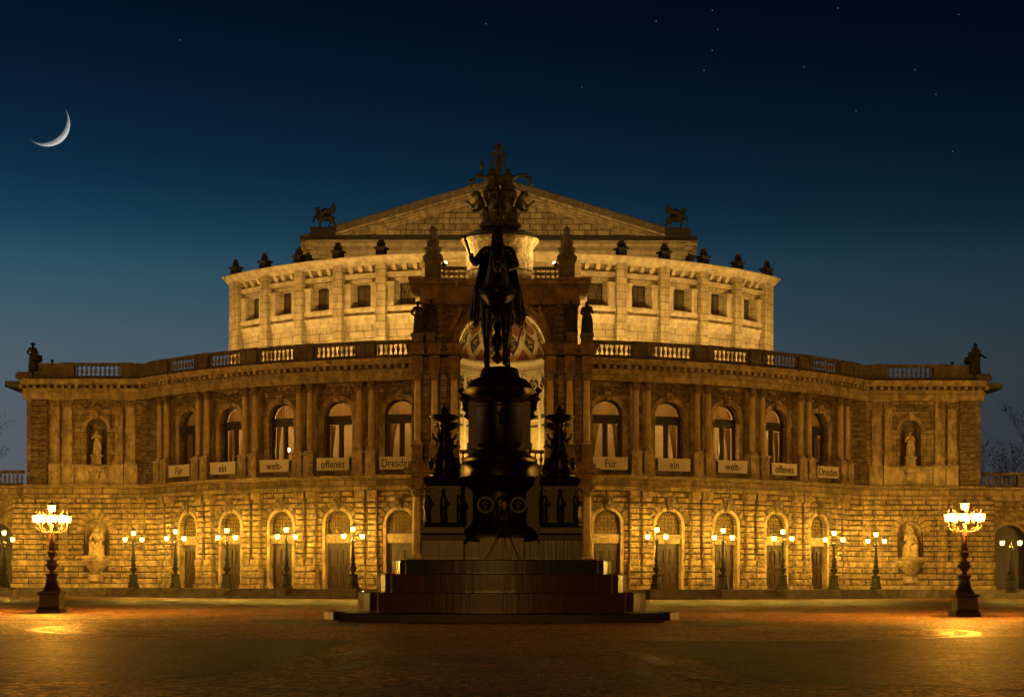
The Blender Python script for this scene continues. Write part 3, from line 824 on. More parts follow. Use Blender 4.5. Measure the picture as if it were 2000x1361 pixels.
    a, b = sorted((sg*36.2, sg*37.8)); sc2.box(a, b, 120.2, 122.4, 15.85, 15.98)
    a, b = sorted((sg*36.2, sg*37.5)); sc2.box(a, b, 120.4, 122.2, 15.6, 15.85)
    sc2.obj('side_entablature', M_smooth, H)
    for yy in (121.3,): put_column(COLM, (sg*36.78, yy, 10.15), 0)
    # balustrade on top
    spans = [('p', 26.3, 27.0), ('s', 27.0, 28.2), ('p', 28.2, 29.1), ('b', 29.1, 32.6), ('p', 32.6, 33.6), ('s', 33.6, 35.7)]
    for typ, q0, q1 in spans:
        a, b = k(q0, q1)
        if typ == 'b': balustrade(F, a, b, .1, 16.5, 10)
        elif typ == 'p': post(F, a, b, .1, 16.5, 1.22, split=False)
        else: post(F, a, b, .06, 16.5, 1.16, split=False)
    a, b = k(35.75, 37.0); bs = MB(F); bs.box(a, b, -.6, .5, 16.5, 16.85); bs.box(a+.1, b-.1, -.5, .4, 16.85, 17.0); bs.obj('statue_base', M_dark, H)
    # ground floor of the pavilion, continued as a low side wing
    gw = MB(F); a, b = k(x0, 37.4); ZN, ZNS = 3.02, 4.97
    gw.wall_arch(a, b, .2, ZB, cN, .86, ZN, ZNS, depth=.01); gw.obj('ground_floor_wall', M_joint_shade, H, recalc=False)
    nb = MB(F); niche(nb, cN, .86, ZN, ZNS, 1.0); nb.obj('niche', M_smooth, H, smooth=True, recalc=False)
    rf = MB(F); rs = MB(F); rr = random.Random(5)
    for j, (z0, z1, ln) in enumerate(courses):
        off = .2 if j % 2 else -.2; zm = (z0+z1)/2
        R2 = 1.5
        half = .95 if ZN < zm < ZNS else (math.sqrt(max(0, R2*R2-(z1-ZNS)**2)) if ZNS <= zm < ZNS+R2 else 0)
        if 2.0 < zm <= ZN: half = .9
        X0, X1 = sg*26.3, sg*37.4
        lo, hi = min(X0, X1), max(X0, X1)
        if half > .1: blocks(rf, lo, cN-half, z0, z1, 0, ln, off=off); blocks(rf, cN+half, hi, z0, z1, 0, ln, off=off)
        else: blocks(rf, lo, hi, z0, z1, 0, ln, off=off)
        for e in (27.6, 28.6, 33.4, 34.4):
            if j >= 3: a, b = k(e-.34, e+.34); rf.box(a, b, .08, .30, z0+.02, z1-.02, bev=.06)
    for i in range(9):
        t0 = PI*(i+.05)/9; t1 = PI*(i+.95)/9
        def Q(r, t): return (cN-r*math.cos(t), ZNS+r*math.sin(t))
        P0 = [Q(.9, t0), Q(.9, t1), Q(1.48, t1), Q(1.48, t0)]
        cx_ = sum(p[0] for p in P0)/4; cz_ = sum(p[1] for p in P0)/4
        P1 = [(cx_+(p[0]-cx_)*.8, cz_+(p[1]-cz_)*.8) for p in P0]; d = .17
        vv = [(p[0], -.02, p[1]) for p in P0]+[(p[0], d-.06, p[1]) for p in P0]+[(p[0], d, p[1]) for p in P1]
        rf.add(vv, [(8, 9, 10, 11)]+[(q, (q+1) % 4, (q+1) % 4+4, q+4) for q in range(4)]+[(q+4, (q+1) % 4+4, (q+1) % 4+8, q+8) for q in range(4)])
    rf.obj('rusticated_stone_facing', M_rust, H)
    a, b = min(sg*26.3, sg*37.4), max(sg*26.3, sg*37.4)
    rs.box(a, b, -.02, .16, zb1+.02, zb1+.30); rs.box(a, b, -.02, .22, zb1+.30, zb1+.42); rs.box(a, b, -.02, .34, ZT, ZT+.27)
    # fountain basin bracket below the seated figure
    rs.box(cN-1.0, cN+1.0, .1, .8, 2.86, 3.02)
    rs.lathe((cN, .1, 0), [(.2, 1.55), (.34, 1.75), (.5, 1.95), (.86, 2.4), (.98, 2.6), (1.08, 2.66), (1.08, 2.76), (.9, 2.80), (.9, 2.86)], 28, mod=lambda t, z: 1+(.025*math.cos(30*t) if z < 2.5 else 0))
    rs.box(cN-.55, cN+.55, .05, .4, 1.1, 1.6, bev=.08)
    rs.obj('ground_floor_moulding', M_smooth, H)
# ================================================================== upper drum
D0 = 17.634; DA = 6.955; RD = 28.8
dp = [D0+DA*k for k in range(5)]
def SD(d): return math.radians(d)*RD
ZD = lambda y: zpx(y, 116.7)
zd_top = 24.85; zd_cor = 24.35
DR = MB(DRUM); DM_ = MB(DRUM); DP = MB(DRUM); DR.M.seg = .8
aE = SD(dp[4])+.45
LW = []
half_w, zw0, zw1 = .56, 21.05, 22.72
def zy(y): return 1.22+(1134-y)*.0389
zl = {k: zy(y) for k, y in dict(ctop=518.7, cbot=531, bt=534.5, bb=549.5, ft=556, wt=567, wb=609, sill=613, sb=621, sub=630, base=690).items()}
edges = [(-(SD(dp[k])), -(SD(dp[k-1]))) for k in range(4, 0, -1)]+[(-SD(dp[0]), -SD(dp[0]-DA)), (-SD(dp[0]-DA), SD(dp[0]-DA)), (SD(dp[0]-DA), SD(dp[0]))]+[(SD(dp[k-1]), SD(dp[k])) for k in range(1, 5)]
wn = MB(DRUM)
for (a, b) in edges:
    c = (a+b)/2; DM_ = MB(DRUM)
    if abs(c) < 1:
        DR.sweep([(0, 15.5), (0, zl['ctop']-.2), (-.6, zl['ctop']-.2), (-.6, 15.5)], a, b)
        continue
    # wall with square hole and splayed reveal
    hw = half_w; z0, z1 = zl['wb'], zl['wt']
    def quad(p, q, r, s): DR.add([p, q, r, s], [(0, 1, 2, 3)])
    for (x0, x1) in ((a, c-hw-.25), (c+hw+.25, b)):
        n = 3
        for i in range(n):
            p = x0+(x1-x0)*i/n; q = x0+(x1-x0)*(i+1)/n
            quad((p, 0, 15.5), (q, 0, 15.5), (q, 0, zl['ctop']-.2), (p, 0, zl['ctop']-.2))
    g = hw+.25
    quad((c-g, 0, 15.5), (c+g, 0, 15.5), (c+g, 0, z0), (c-g, 0, z0)); quad((c-g, 0, z1+.12), (c+g, 0, z1+.12), (c+g, 0, zl['ctop']-.2), (c-g, 0, zl['ctop']-.2))
    d = -.75
    quad((c-g, 0, z0), (c-hw, d, z0), (c-hw, d, z1), (c-g, 0, z1+.12)); quad((c+g, 0, z0), (c+hw, d, z0), (c+hw, d, z1), (c+g, 0, z1+.12))
    quad((c-g, 0, z1+.12), (c+g, 0, z1+.12), (c+hw, d, z1), (c-hw, d, z1)); quad((c-g, 0, z0), (c+g, 0, z0), (c+hw, d, z0), (c-hw, d, z0))
    # eared frame blocks beside the window
    for s in (-1, 1):
        q0, q1 = sorted((c+s*(g+.02), c+s*(g+.52)))
        DM_.box(q0, q1, -.02, .26, zl['sill'], zl['wt']-.2); DM_.box(q0-.06, q1+.06, -.02, .34, zl['wt']-.2, zl['wt']+.02)
    # bands
    a2, b2 = a+.36, b-.36
    DM_.box(a2, b2, -.02, .16, zl['ft'], zl['bb']-.06); DM_.box(a2, b2, -.02, .28, zl['bb']-.06, zl['bb']+.06)
    DM_.sweep([(-.02, zl['sb']), (.28, zl['sb']), (.34, zl['sb']+.08), (.34, zl['sill']), (-.02, zl['sill'])], a2, b2)
    DM_.sweep([(-.02, zl['sub']-.6), (.12, zl['sub']-.6), (.16, zl['sub']-.15), (.3, zl['sub']+.02), (.3, zl['sub']+.1), (-.02, zl['sub']+.1)], a2, b2)
    DM_.sweep([(-.02, 17.9), (.18, 17.9), (.18, 18.25), (-.02, 18.35)], a2, b2)
    for j in range(3):
        q = c+(j-1)*.82
        DM_.prism([(0, 0)]*3, 0, 0) if False else None
        pr = [(-.02, zl['bb']+.08), (.12, zl['bb']+.08), (.2, zl['bb']+.25), (.42, zl['bt']-.08), (.46, zl['bt']+.02), (-.02, zl['bt']+.02)]
        M0 = DM_.M; DM_.sweep(pr, q-.15, q+.15)
    LW.append((c/RD, c)); DM_.obj('upper_drum_moulding', M_lights, H)
for th in [-x for x in dp]+dp+[D0-DA, -(D0-DA)]:
    e = SD(th); DP = MB(DRUM)
    DP.box(e-.37, e+.37, -.02, .62, 15.6, zl['cbot']+.0); DP.obj('upper_drum_pilaster', M_light, H)
CORN = [(-.5, zl['cbot']-.02), (.62, zl['cbot']-.02), (.66, zl['cbot']+.1), (.8, zl['cbot']+.2), (.84, zl['ctop']-.22), (1.0, zl['ctop']-.08), (1.0, zl['ctop']), (-.5, zl['ctop']+.1)]
DR.obj('upper_drum_wall', M_light, H, recalc=False)
cm = MB(DRUM); cm.sweep(CORN, -aE-.3, aE+.3); cm.sweep([(-.3, zl['bt']+.04), (.5, zl['bt']+.04), (.55, zl['cbot']-.02), (-.3, zl['cbot']-.02)], -aE, aE); cm.obj('upper_drum_cornice', M_lights, H)
for t, c in LW:                          # louvred windows
    r = RD-.45; W = (-.2+r*math.sin(t), DC-r*math.cos(t), 0)
    mb = MB(Flat(0)); z0, z1 = zl['wb']+.02, zl['wt']-.02
    mb.box(-half_w, half_w, -.16, -.12, z0, z1)
    for q in ((-half_w, -half_w+.08), (half_w-.08, half_w), (-.04, .04)): mb.box(q[0], q[1], -.08, .02, z0, z1)
    mb.box(-half_w, half_w, -.08, .02, z1-.07, z1); mb.box(-half_w, half_w, -.08, .02, z0, z0+.07)
    o = mb.obj('louvred_window', M_frame, None); 
    bpy.data.objects.remove(o)
    me = mb.mesh('louvred_window', M_framel); o = link('louvred_window', me, H, W, t)
    mb = MB(Flat(0)); n = 10
    for i in range(n):
        z = z0+.1+(z1-z0-.2)*(i+.5)/n
        for s in (-1, 1):
            q0, q1 = sorted((s*.045, s*(half_w-.085)))
            mb.add([(q0, -.10, z+.05), (q1, -.10, z+.05), (q1, -.01, z-.05), (q0, -.01, z-.05), (q0, -.08, z+.06), (q1, -.08, z+.06), (q1, .01, z-.04), (q0, .01, z-.04)], [(0, 1, 2, 3), (4, 5, 6, 7), (3, 2, 6, 7), (0, 1, 5, 4)])
    link('louvre_slats', mb.mesh('louvre_slats', M_louv), o, W, t)
# corner piers and flanks going back
cp = MB(ID)
for sg in (-1, 1):
    x = sg*21.2-.2
    pts = [(x, 121.2), (x, 136), (x-sg*2, 136), (x-sg*1.2, 121.0)]
    cp.add([(p[0], p[1], z) for z in (15.6, zl['cbot']) for p in pts], [(0, 1, 2, 3), (4, 5, 6, 7)]+[(i, (i+1) % 4, (i+1) % 4+4, i+4) for i in range(4)])
    a, b = sorted((x, x+sg*.35)); cp.box(a, b, 121.6, 122.8, 15.6, zl['cbot']); 
    a, b = sorted((x-sg*1, x+sg*.45)); cp.box(a, b, 121.3, 136, 19.0, 19.4)
cp.obj('upper_drum_corner', M_light, H)
cc = MB(ID)
for sg in (-1, 1):
    x = sg*21.2-.2; a, b = sorted((x-sg*1.5, x+sg*.85)); cc.box(a, b, 121.2, 136, zl['cbot']+.35, zl['ctop']); a, b = sorted((x-sg*1.5, x+sg*.5)); cc.box(a, b, 121.1, 136, zl['cbot'], zl['cbot']+.35)
cc.obj('upper_drum_cornice', M_lights, H)
# roof of the drum, acroteria
rf = MB(ID); n = 40; vs = []
for i in range(n+1):
    t = -math.radians(47)+math.radians(94)*i/n
    vs += [(-.2+(RD+.2)*math.sin(t), DC-(RD+.2)*math.cos(t), zl['ctop']), (-.2+25.6*math.sin(t), DC-25.6*math.cos(t), zl['ctop']+.02), (-.44+20*math.sin(t)*.75, 132.5, 27.4)]
rf.add(vs, [(3*i+j, 3*i+3+j, 3*i+4+j, 3*i+1+j) for i in range(n) for j in (0, 1)]); rf.obj('drum_roof', M_roof, H, recalc=False)
def acroterion():
    mb = MB(); mb.box(-.36, .36, -.36, .36, 0, .85); mb.box(-.44, .44, -.44, .44, 0, .12); mb.box(-.52, .52, -.48, .48, .85, 1.0); mb.box(-.42, .42, -.4, .4, 1.0, 1.1)
    a = mb.mesh('acroterion', M_statued)
    mb = MB()
    for i in range(9):
        t = PI*(i+.5)/9; L_ = .62 if i in (3, 4, 5) else .46
        c_, s_ = math.cos(t), math.sin(t)
        mb.tube([(.10*c_, 0, 1.15), (.62*L_*c_, -.03, 1.25+.6*L_*s_*1.3), (L_*.85*c_, -.08, 1.25+L_*s_*1.3)], [.06, .10, .09], 6)
    mb.ball((0, 0, 1.25), .2, 8); mb.ball((0, 0, 1.5), .3, 10, sz=1.4, sy=.4)
    mb.ball((-.25, 0, 1.17), .09, 6); mb.ball((.25, 0, 1.17), .09, 6)
    return a, mb.mesh('palmette', M_statued)
AC = acroterion()
for me_ in AC: me_.transform(Matrix.Diagonal((.9, .9, .64, 1)))
for th in dp+[-x for x in dp]:
    t = math.radians(th); r = RD+.45; W = (-.2+r*math.sin(t), DC-r*math.cos(t), zl['ctop']-.02)
    o = link('acroterion', AC[0], H, W, t); link('palmette', AC[1], o, W, t)
for sg in (-1, 1):
    W = (sg*21.35-.2, 123.2, zl['ctop']-.02); o = link('acroterion', AC[0], H, W, sg*1.4); link('palmette', AC[1], o, W, sg*1.4)
# ================================================================== gable of the stage house
GY = 132.0; GF = Flat(GY, dx=-.44)
def zg(y): return zpx(y, GY)
hw = 15.95
g = MB(GF)
zb, za = zg(468), zg(353)
g.box(-hw+.1, hw-.1, -3, 0, 24, zg(470))
g.prism([(-hw, zg(474)), (hw, zg(474)), (0, za-.1)], -3, -.02)
g.obj('gable_wall', M_gable, H)
g = MB(GF)
W_ = 16.95
g.sweep([(-.5, zg(506)), (.15, zg(506)), (.15, zg(500)), (.25, zg(499)), (.25, zg(491)), (.7, zg(485)), (.75, zg(479)), (1.05, zg(476)), (1.05, zg(472)), (-.5, zg(470))], -hw-.05, hw+.05)
for sg in (-1, 1):   # returns of the entablature: stepped overhang at both ends
    for (e, z0, z1) in ((.25, 500, 491), (.6, 491, 483), (.85, 483, 476), (1.05, 476, 471)):
        a, b = sorted((sg*(hw-.1), sg*(hw+e))); g.box(a, b, -3, min(e, 1.0)-.02, zg(z0), zg(z1))
g.obj('gable_entablature', M_lights, H)
g = MB(GF)
sl = (za-zb)/W_
def rake(o0, o1, w1, w0=-3):  # strip below the rake line, offsets measured vertically
    for sg in (-1, 1):
        v = [(sg*W_, zb-o0), (0, za-o0), (0, za-o1), (sg*W_, zb-o1)]
        g.prism(v, w0, w1)
rake(.52, .72, .9); rake(.721, .88, .5); rake(.881, 1.12, .28); rake(1.121, 1.34, .14)
g.obj('gable_raking_cornice', M_smooth, H)
g = MB(GF); rake(0, .52, 1.08); g.obj('gable_raking_cornice', M_dark, H)
g = MB(GF); g.box(-hw-1.0, hw+1.0, -.1, 1.1, zg(474.5), zg(467.5)); g.obj('gable_cornice_shade_band', M_statued, H)  # near-black band paints the shadow line at the tympanum foot
g = MB(GF)
for sg in (-1, 1):
    v = [(sg*W_, zb+.02), (0, za+.02), (0, za+.12), (sg*W_, zb+.12)]; g.prism(v, -26, .9)
g.obj('gable_roof', M_roof, H)
g = MB(GF)
g.box(-hw+.2, hw-.2, -26, -3, 24, zg(472)); g.obj('stage_house_wall', M_gable, H)
# ================================================================== ground
def sheet(name, pts, z, m, label=None, holes=None):
    mb = MB(); mb.add([(p[0], p[1], z) for p in pts], [tuple(range(len(pts)))])
    o = mb.obj(name, m, None, recalc=False); o['kind'] = 'structure'; return o
def ground_mat(name, col, cell, bump, rough, var=.3, big=.12, mort=.45, spec=.5, edge=None):
    m = bpy.data.materials.new(name); m.use_nodes = True; nt = m.node_tree; N = nt.nodes; L = nt.links; b = N['Principled BSDF']
    b.inputs['Specular IOR Level'].default_value = spec
    tc = N.new('ShaderNodeTexCoord'); V = tc.outputs['Object']
    n1 = N.new('ShaderNodeTexNoise'); n1.inputs['Scale'].default_value = big; n1.inputs['Detail'].default_value = 7; n1.inputs['Roughness'].default_value = .65; L.new(V, n1.inputs['Vector'])
    r1 = N.new('ShaderNodeValToRGB'); L.new(n1.outputs['Fac'], r1.inputs[0]); r1.color_ramp.elements[0].position = .3; r1.color_ramp.elements[1].position = .7
    r1.color_ramp.elements[0].color = tuple(c*(1-var) for c in col)+(1,); r1.color_ramp.elements[1].color = tuple(c*(1+var) for c in col)+(1,)
    out = r1.outputs[0]
    ns = N.new('ShaderNodeTexNoise'); ns.inputs['Scale'].default_value = 7; ns.inputs['Detail'].default_value = 8; ns.inputs['Roughness'].default_value = .75; L.new(V, ns.inputs['Vector'])
    rs_ = N.new('ShaderNodeMapRange'); L.new(ns.outputs['Fac'], rs_.inputs[0]); rs_.inputs[1].default_value = .36; rs_.inputs[2].default_value = .64; rs_.inputs[3].default_value = .45; rs_.inputs[4].default_value = 1.5
    mxs = N.new('ShaderNodeMix'); mxs.data_type = 'RGBA'; mxs.blend_type = 'MULTIPLY'; mxs.inputs[0].default_value = 1; L.new(out, mxs.inputs[6]); L.new(rs_.outputs[0], mxs.inputs[7]); out = mxs.outputs[2]
    bp = N.new('ShaderNodeBump'); bp.inputs['Strength'].default_value = bump
    if cell:
        wr = N.new('ShaderNodeTexNoise'); wr.inputs['Scale'].default_value = .35; wr.inputs['Detail'].default_value = 2; L.new(tc.outputs['Object'], wr.inputs['Vector'])
        wv = N.new('ShaderNodeVectorMath'); wv.operation = 'MULTIPLY_ADD'; L.new(wr.outputs['Color'], wv.inputs[0]); wv.inputs[1].default_value = (1.6, 1.6, 0); L.new(tc.outputs['Object'], wv.inputs[2])
        ms_ = N.new('ShaderNodeMapping'); ms_.inputs['Scale'].default_value = (.7, 1, 1); L.new(wv.outputs[0], ms_.inputs[0]); V = ms_.outputs[0]
        vo = N.new('ShaderNodeTexVoronoi'); vo.feature = 'DISTANCE_TO_EDGE'; vo.inputs['Scale'].default_value = 1/cell; vo.inputs['Randomness'].default_value = .55; L.new(V, vo.inputs['Vector'])
        mr = N.new('ShaderNodeMapRange'); L.new(vo.outputs['Distance'], mr.inputs[0]); mr.inputs[1].default_value = .02; mr.inputs[2].default_value = .14; mr.inputs[3].default_value = mort; mr.inputs[4].default_value = 1
        v2 = N.new('ShaderNodeTexVoronoi'); v2.inputs['Scale'].default_value = 1/cell; v2.inputs['Randomness'].default_value = .55; L.new(V, v2.inputs['Vector'])
        sp = N.new('ShaderNodeSeparateColor'); L.new(v2.outputs['Color'], sp.inputs[0])
        m3 = N.new('ShaderNodeMapRange'); L.new(sp.outputs[0], m3.inputs[0]); m3.inputs[3].default_value = .25; m3.inputs[4].default_value = 1.9
        mm = N.new('ShaderNodeMath'); mm.operation = 'MULTIPLY'; L.new(mr.outputs[0], mm.inputs[0]); L.new(m3.outputs[0], mm.inputs[1])
        mx = N.new('ShaderNodeMix'); mx.data_type = 'RGBA'; mx.blend_type = 'MULTIPLY'; mx.inputs[0].default_value = 1
        L.new(out, mx.inputs[6]); L.new(mm.outputs[0], mx.inputs[7]); out = mx.outputs[2]
        bp.inputs['Distance'].default_value = .03; L.new(mr.outputs[0], bp.inputs['Height'])
        m4 = N.new('ShaderNodeMapRange'); L.new(sp.outputs[1], m4.inputs[0]); m4.inputs[3].default_value = rough-.12; m4.inputs[4].default_value = rough+.15
        L.new(m4.outputs[0], b.inputs['Roughness'])
    else:
        n2 = N.new('ShaderNodeTexNoise'); n2.inputs['Scale'].default_value = 22; n2.inputs['Detail'].default_value = 4; L.new(V, n2.inputs['Vector'])
        bp.inputs['Distance'].default_value = .02; L.new(n2.outputs['Fac'], bp.inputs['Height']); 
        m4 = N.new('ShaderNodeMapRange'); L.new(n1.outputs['Fac'], m4.inputs[0]); m4.inputs[3].default_value = rough-.1; m4.inputs[4].default_value = rough+.12; L.new(m4.outputs[0], b.inputs['Roughness'])
    n5 = N.new('ShaderNodeTexNoise'); n5.inputs['Scale'].default_value = 1.1; n5.inputs['Detail'].default_value = 6
    L.new(V, n5.inputs['Vector']); b2 = N.new('ShaderNodeBump'); b2.inputs['Strength'].default_value = .35; b2.inputs['Distance'].default_value = .05; L.new(n5.outputs['Fac'], b2.inputs['Height'])
    L.new(b2.outputs[0], bp.inputs['Normal'])
    L.new(bp.outputs[0], b.inputs['Normal']); L.new(out, b.inputs['Base Color']); return m
G_cob = ground_mat('cobble_paving', (.33, .155, .062), .10, 1.0, .68, var=.55, big=.35, mort=.12, spec=.28)
G_asph = ground_mat('asphalt', (.050, .020, .008), .08, 1.0, .66, var=.6, big=.5, mort=.2, spec=.3)
G_road = ground_mat('setts_road', (.26, .130, .056), .30, .9, .68, mort=.35, spec=.25)
G_pave = ground_mat('stone_flags', (.14, .10, .055), .6, .4, .6, mort=.6, spec=.3)
G_line = ground_mat('light_sett', (.26, .15, .065), .12, .9, .45, mort=.15)
def gp(x, y): D = HC*3000/(y-1134); return ((x-983)/3000*D, D)
sheet('plaza', [(-900, -300), (900, -300), (900, 3000), (-900, 3000)], 0, G_cob)
# broad carriageway sweeping in front of the terrace, in two strips
o = sheet('pavement', [gp(-700, 1171.5), gp(2700, 1171.5), gp(2700, 1182), gp(-700, 1182)][::-1], .004, G_pave)
pts = [gp(-600, 1184), gp(2600, 1184), gp(2600, 1196), gp(2000, 1199), gp(1650, 1196), gp(1300, 1192), gp(983, 1190), gp(700, 1191), gp(420, 1199), gp(200, 1210), gp(-600, 1214)]
sheet('carriageway', pts[::-1], .004, G_road)
L1 = [gp(-500, 1262), (gp(0, 1254)), gp(350, 1249), gp(600, 1249), gp(705, 1251), gp(660, 1262), gp(610, 1278), gp(560, 1292), gp(500, 1306), gp(430, 1318), gp(350, 1325), gp(200, 1331), gp(0, 1336), gp(-500, 1345)]
L2 = [gp(1235, 1251), gp(1330, 1250), gp(1600, 1250), gp(2000, 1240), gp(2500, 1236), gp(2600, 1362), gp(2000, 1346), gp(1700, 1336), gp(1500, 1330), gp(1450, 1320), gp(1420, 1309), gp(1370, 1290), gp(1300, 1268)]
sheet('asphalt_road', L1[::-1], .004, G_asph); sheet('asphalt_road', L2[::-1], .004, G_asph)
# curved bands of paler setts
def band(pp, w_):
    P_ = [Vector(gp(*p)+(0,)) for p in pp]; mb = MB(); n = len(P_); vs = []
    for i, p in enumerate(P_):
        t = (P_[min(i+1, n-1)]-P_[max(i-1, 0)]).normalized(); u = Vector((-t.y, t.x, 0))*w_/2
        vs += [tuple(p+u+Vector((0, 0, .008))), tuple(p-u+Vector((0, 0, .008)))]
    mb.add(vs, [(2*i, 2*i+1, 2*i+3, 2*i+2) for i in range(n-1)])
    o = mb.obj('pale_paving_band', G_line, None, recalc=False); o['kind'] = 'structure'
for pp, w_ in (([(150, 1222), (75, 1229), (60, 1233), (110, 1238), (340, 1243)], .3), ([(190, 1223), (110, 1231), (170, 1237), (330, 1240)], .3),
               ([(740, 1262), (700, 1272), (668, 1281)], .35), ([(720, 1291), (690, 1300), (660, 1309)], .3), ([(1230, 1272), (1265, 1283), (1305, 1299)], .35),
               ([(1230, 1305), (1255, 1314), (1275, 1323)], .3), ([(1330, 1312), (1370, 1324), (1440, 1331)], .25),
               ([(1800, 1226), (1860, 1228), (1905, 1232), (1900, 1239), (1800, 1245)], .3), ([(1780, 1226), (1850, 1231), (1850, 1237), (1810, 1240)], .3),
               ([(1060, 1200), (1340, 1209), (1440, 1212), (1560, 1220), (1550, 1226), (1200, 1240)], .2), ([(480, 1240), (760, 1243), (980, 1245)], .2), ([(830, 1223), (620, 1228), (520, 1231)], .2)):
    band(pp, w_)
for pp in ([(480, 1213), (600, 1209), (720, 1213), (700, 1224), (560, 1221)], [(1330, 1212), (1420, 1208), (1520, 1216), (1430, 1224), (1330, 1222)]):
    sheet('dark_cobble_patch', [gp(*p) for p in pp], .006, ground_mat('dark_cobble', (.028, .018, .01), .17, .9, .6))
# ------------------------------------------------------------------ terrace
T = MB(ARC); RT = 39.7
aT = S(47.5)
T.sweep([(-.5, -.1), (RT-RF, -.1), (RT-RF, ZT-.08), (RT-RF+.06, ZT-.08), (RT-RF+.06, ZT), (-.5, ZT)], -aT, aT)
T2 = MB(ID)
T2.box(-60, -27.2, 113.6, 118, -.1, ZT); T2.box(27.2, 60, 113.6, 118, -.1, ZT)
T2.box(-8, 8, 96.5, 106, -.1, ZT)
o = T.obj('terrace', M_step, None); o['kind'] = 'structure'
o = T2.obj('terrace', M_step, None); o['kind'] = 'structure'
stp = MB(ARC)
for sg in (-1, 1):
    for k in range(5):
        q0 = S(PAIR[k])-PITCH+.82; q1 = S(PAIR[k])-.82
        if k == 0: continue
        a, b = sorted((sg*q0, sg*q1))
        for i in range(3):
            stp.box(a, b, RT-RF, RT-RF+.36*(3-i), -.1+(.0 if i == 0 else ZT*i/4), ZT*(i+1)/4)
    a, b = sorted((sg*(S(PAIR[4])+.82), sg*(S(PAIR[4])+2.0)))
    for i in range(3): stp.box(a, b, RT-RF, RT-RF+.36*(3-i), -.1+(.0 if i == 0 else ZT*i/4), ZT*(i+1)/4)
o = stp.obj('terrace_steps', M_step, None); o['kind'] = 'structure'
pl = MB(ARC)
for sg in (-1, 1):
    for k in range(5):
        c = sg*S(PAIR[k]); pl.box(c-.8, c+.8, RT-RF-.3, RT-RF+1.15, -.1, ZT-.07); pl.box(c-.84, c+.84, RT-RF-.3, RT-RF+1.2, ZT-.07, ZT+.02)
o = pl.obj('terrace_plinths', M_step, None); o['kind'] = 'structure'
# ================================================================== lamps
CORE = []
def lantern(mbf, mbg, c, w=.19, h=.48):
    x, y, z = c
    mbg.lathe((x, y, z), [(w*.62, .05), (w, h*.78)], 6)
    CORE.clear(); cb = MB(); cb.ball((0, 0, h*.46), .07, 8, sz=1.5); CORE.append(cb)
    mbf.lathe((x, y, z), [(w*.3, -.02), (w*.72, 0), (w*.7, .05)], 6)
    mbf.lathe((x, y, z), [(w*1.15, h*.78), (w*1.1, h*.82), (w*.5, h*.98), (w*.25, h*1.02), (w*.3, h*1.08), (.01, h*1.25)], 6)
    for i in range(6):
        a = 2*PI*i/6; mbf.tube([(x+w*.64*math.cos(a), y+w*.64*math.sin(a), z+.05), (x+w*1.02*math.cos(a), y+w*1.02*math.sin(a), z+h*.78)], .008, 4)
def small_lamp():
    p = MB(); ff = lambda t, z: 1+.05*math.cos(8*t)
    p.lathe((0, 0, 0), [(.44, 0), (.44, .12), (.40, .16), (.36, .3), (.40, .36), (.33, .42), (.30, .85), (.36, .92), (.30, .97), (.2, 1.02)], 8)
    base = p.mesh('lamp_base', M_iron)
    p = MB(); p.lathe((0, 0, 0), [(.12, 1.02), (.1, 1.1), (.24, 1.3), (.27, 1.42), (.17, 1.5), (.11, 1.58), (.2, 1.66), (.21, 1.7), (.1, 1.76), (.14, 1.82), (.17, 2.0), (.15, 2.15), (.12, 2.2), (.07, 2.95), (.1, 3.0), (.13, 3.02), (.06, 3.08), (.12, 3.16), (.15, 3.26), (.09, 3.34), (.03, 3.42), (.03, 3.78)], 14, mod=ff)
    for i in range(4):
        a = PI/4+i*PI/2; p.ball((.2*math.cos(a), .2*math.sin(a), 1.38), .08, 6)
    shaft = p.mesh('lamp_post', M_iron, smooth=True)
    heads = []
    arms = MB(); 
    for a, R_, z in ((0, .62, 3.12), (PI, .62, 3.12)):
        c, s = math.cos(a), math.sin(a)
        arms.tube([(.08*c, .08*s, 3.1), (.25*c, .25*s, 2.98), (.48*c, .48*s, 2.95), (.6*c, .6*s, 3.02), (R_*c, R_*s, 3.16), (R_*c, R_*s, 3.3)], .022, 6)
        arms.tube([(.2*c+.1*c*math.cos(q*.7), .2*s, 3.22+.1*math.sin(q*.7)) for q in range(10)], .014, 5)
        arms.tube([((R_+.0)*c+.07*c*math.cos(q*.7), 0, 2.95+.07*math.sin(q*.7)) for q in range(9)], .012, 5)
    armm = arms.mesh('lamp_arms', M_iron)
    ls = []
    for c in ((.62, 0, 3.3), (-.62, 0, 3.3), (0, 0, 3.78)):
        f = MB(); g_ = MB(); lantern(f, g_, (0, 0, 0)); ls.append((f.mesh('lantern', M_iron), (g_.mesh('lamp_glass', M_frost), CORE[0].mesh('gas_mantle', M_glow)), c))
    return base, shaft, armm, ls
SL = small_lamp()
def place_lamp(x, y, z, rz, label, two=False, SL=SL, cat='street lamp', grp='small three light candelabra on the terrace'):
    o = empty('street_lamp', (x, y, z), rz); tag(o, label, cat, grp)
    link('lamp_base', SL[0], o, (x, y, z), rz); link('lamp_post', SL[1], o, (x, y, z), rz); link('lamp_arms', SL[2], o, (x, y, z), rz)
    R_ = Matrix.Rotation(rz, 3, 'Z')
    for i, (f, g_, c) in enumerate(SL[3]):
        if two and i == 2: continue
        p = Vector((x, y, z))+R_ @ Vector(c)
        l = link('lantern', f, o, p, rz); link('lamp_glass', g_[0], l, p, rz); link('gas_mantle', g_[1], l, p, rz)
        if lit_lamps: pass
    return o
lit_lamps = True
pos = ['nearest the monument', 'second out from the monument', 'midway between monument and pavilion', 'fourth out from the monument', 'farthest out beside the pavilion niche']
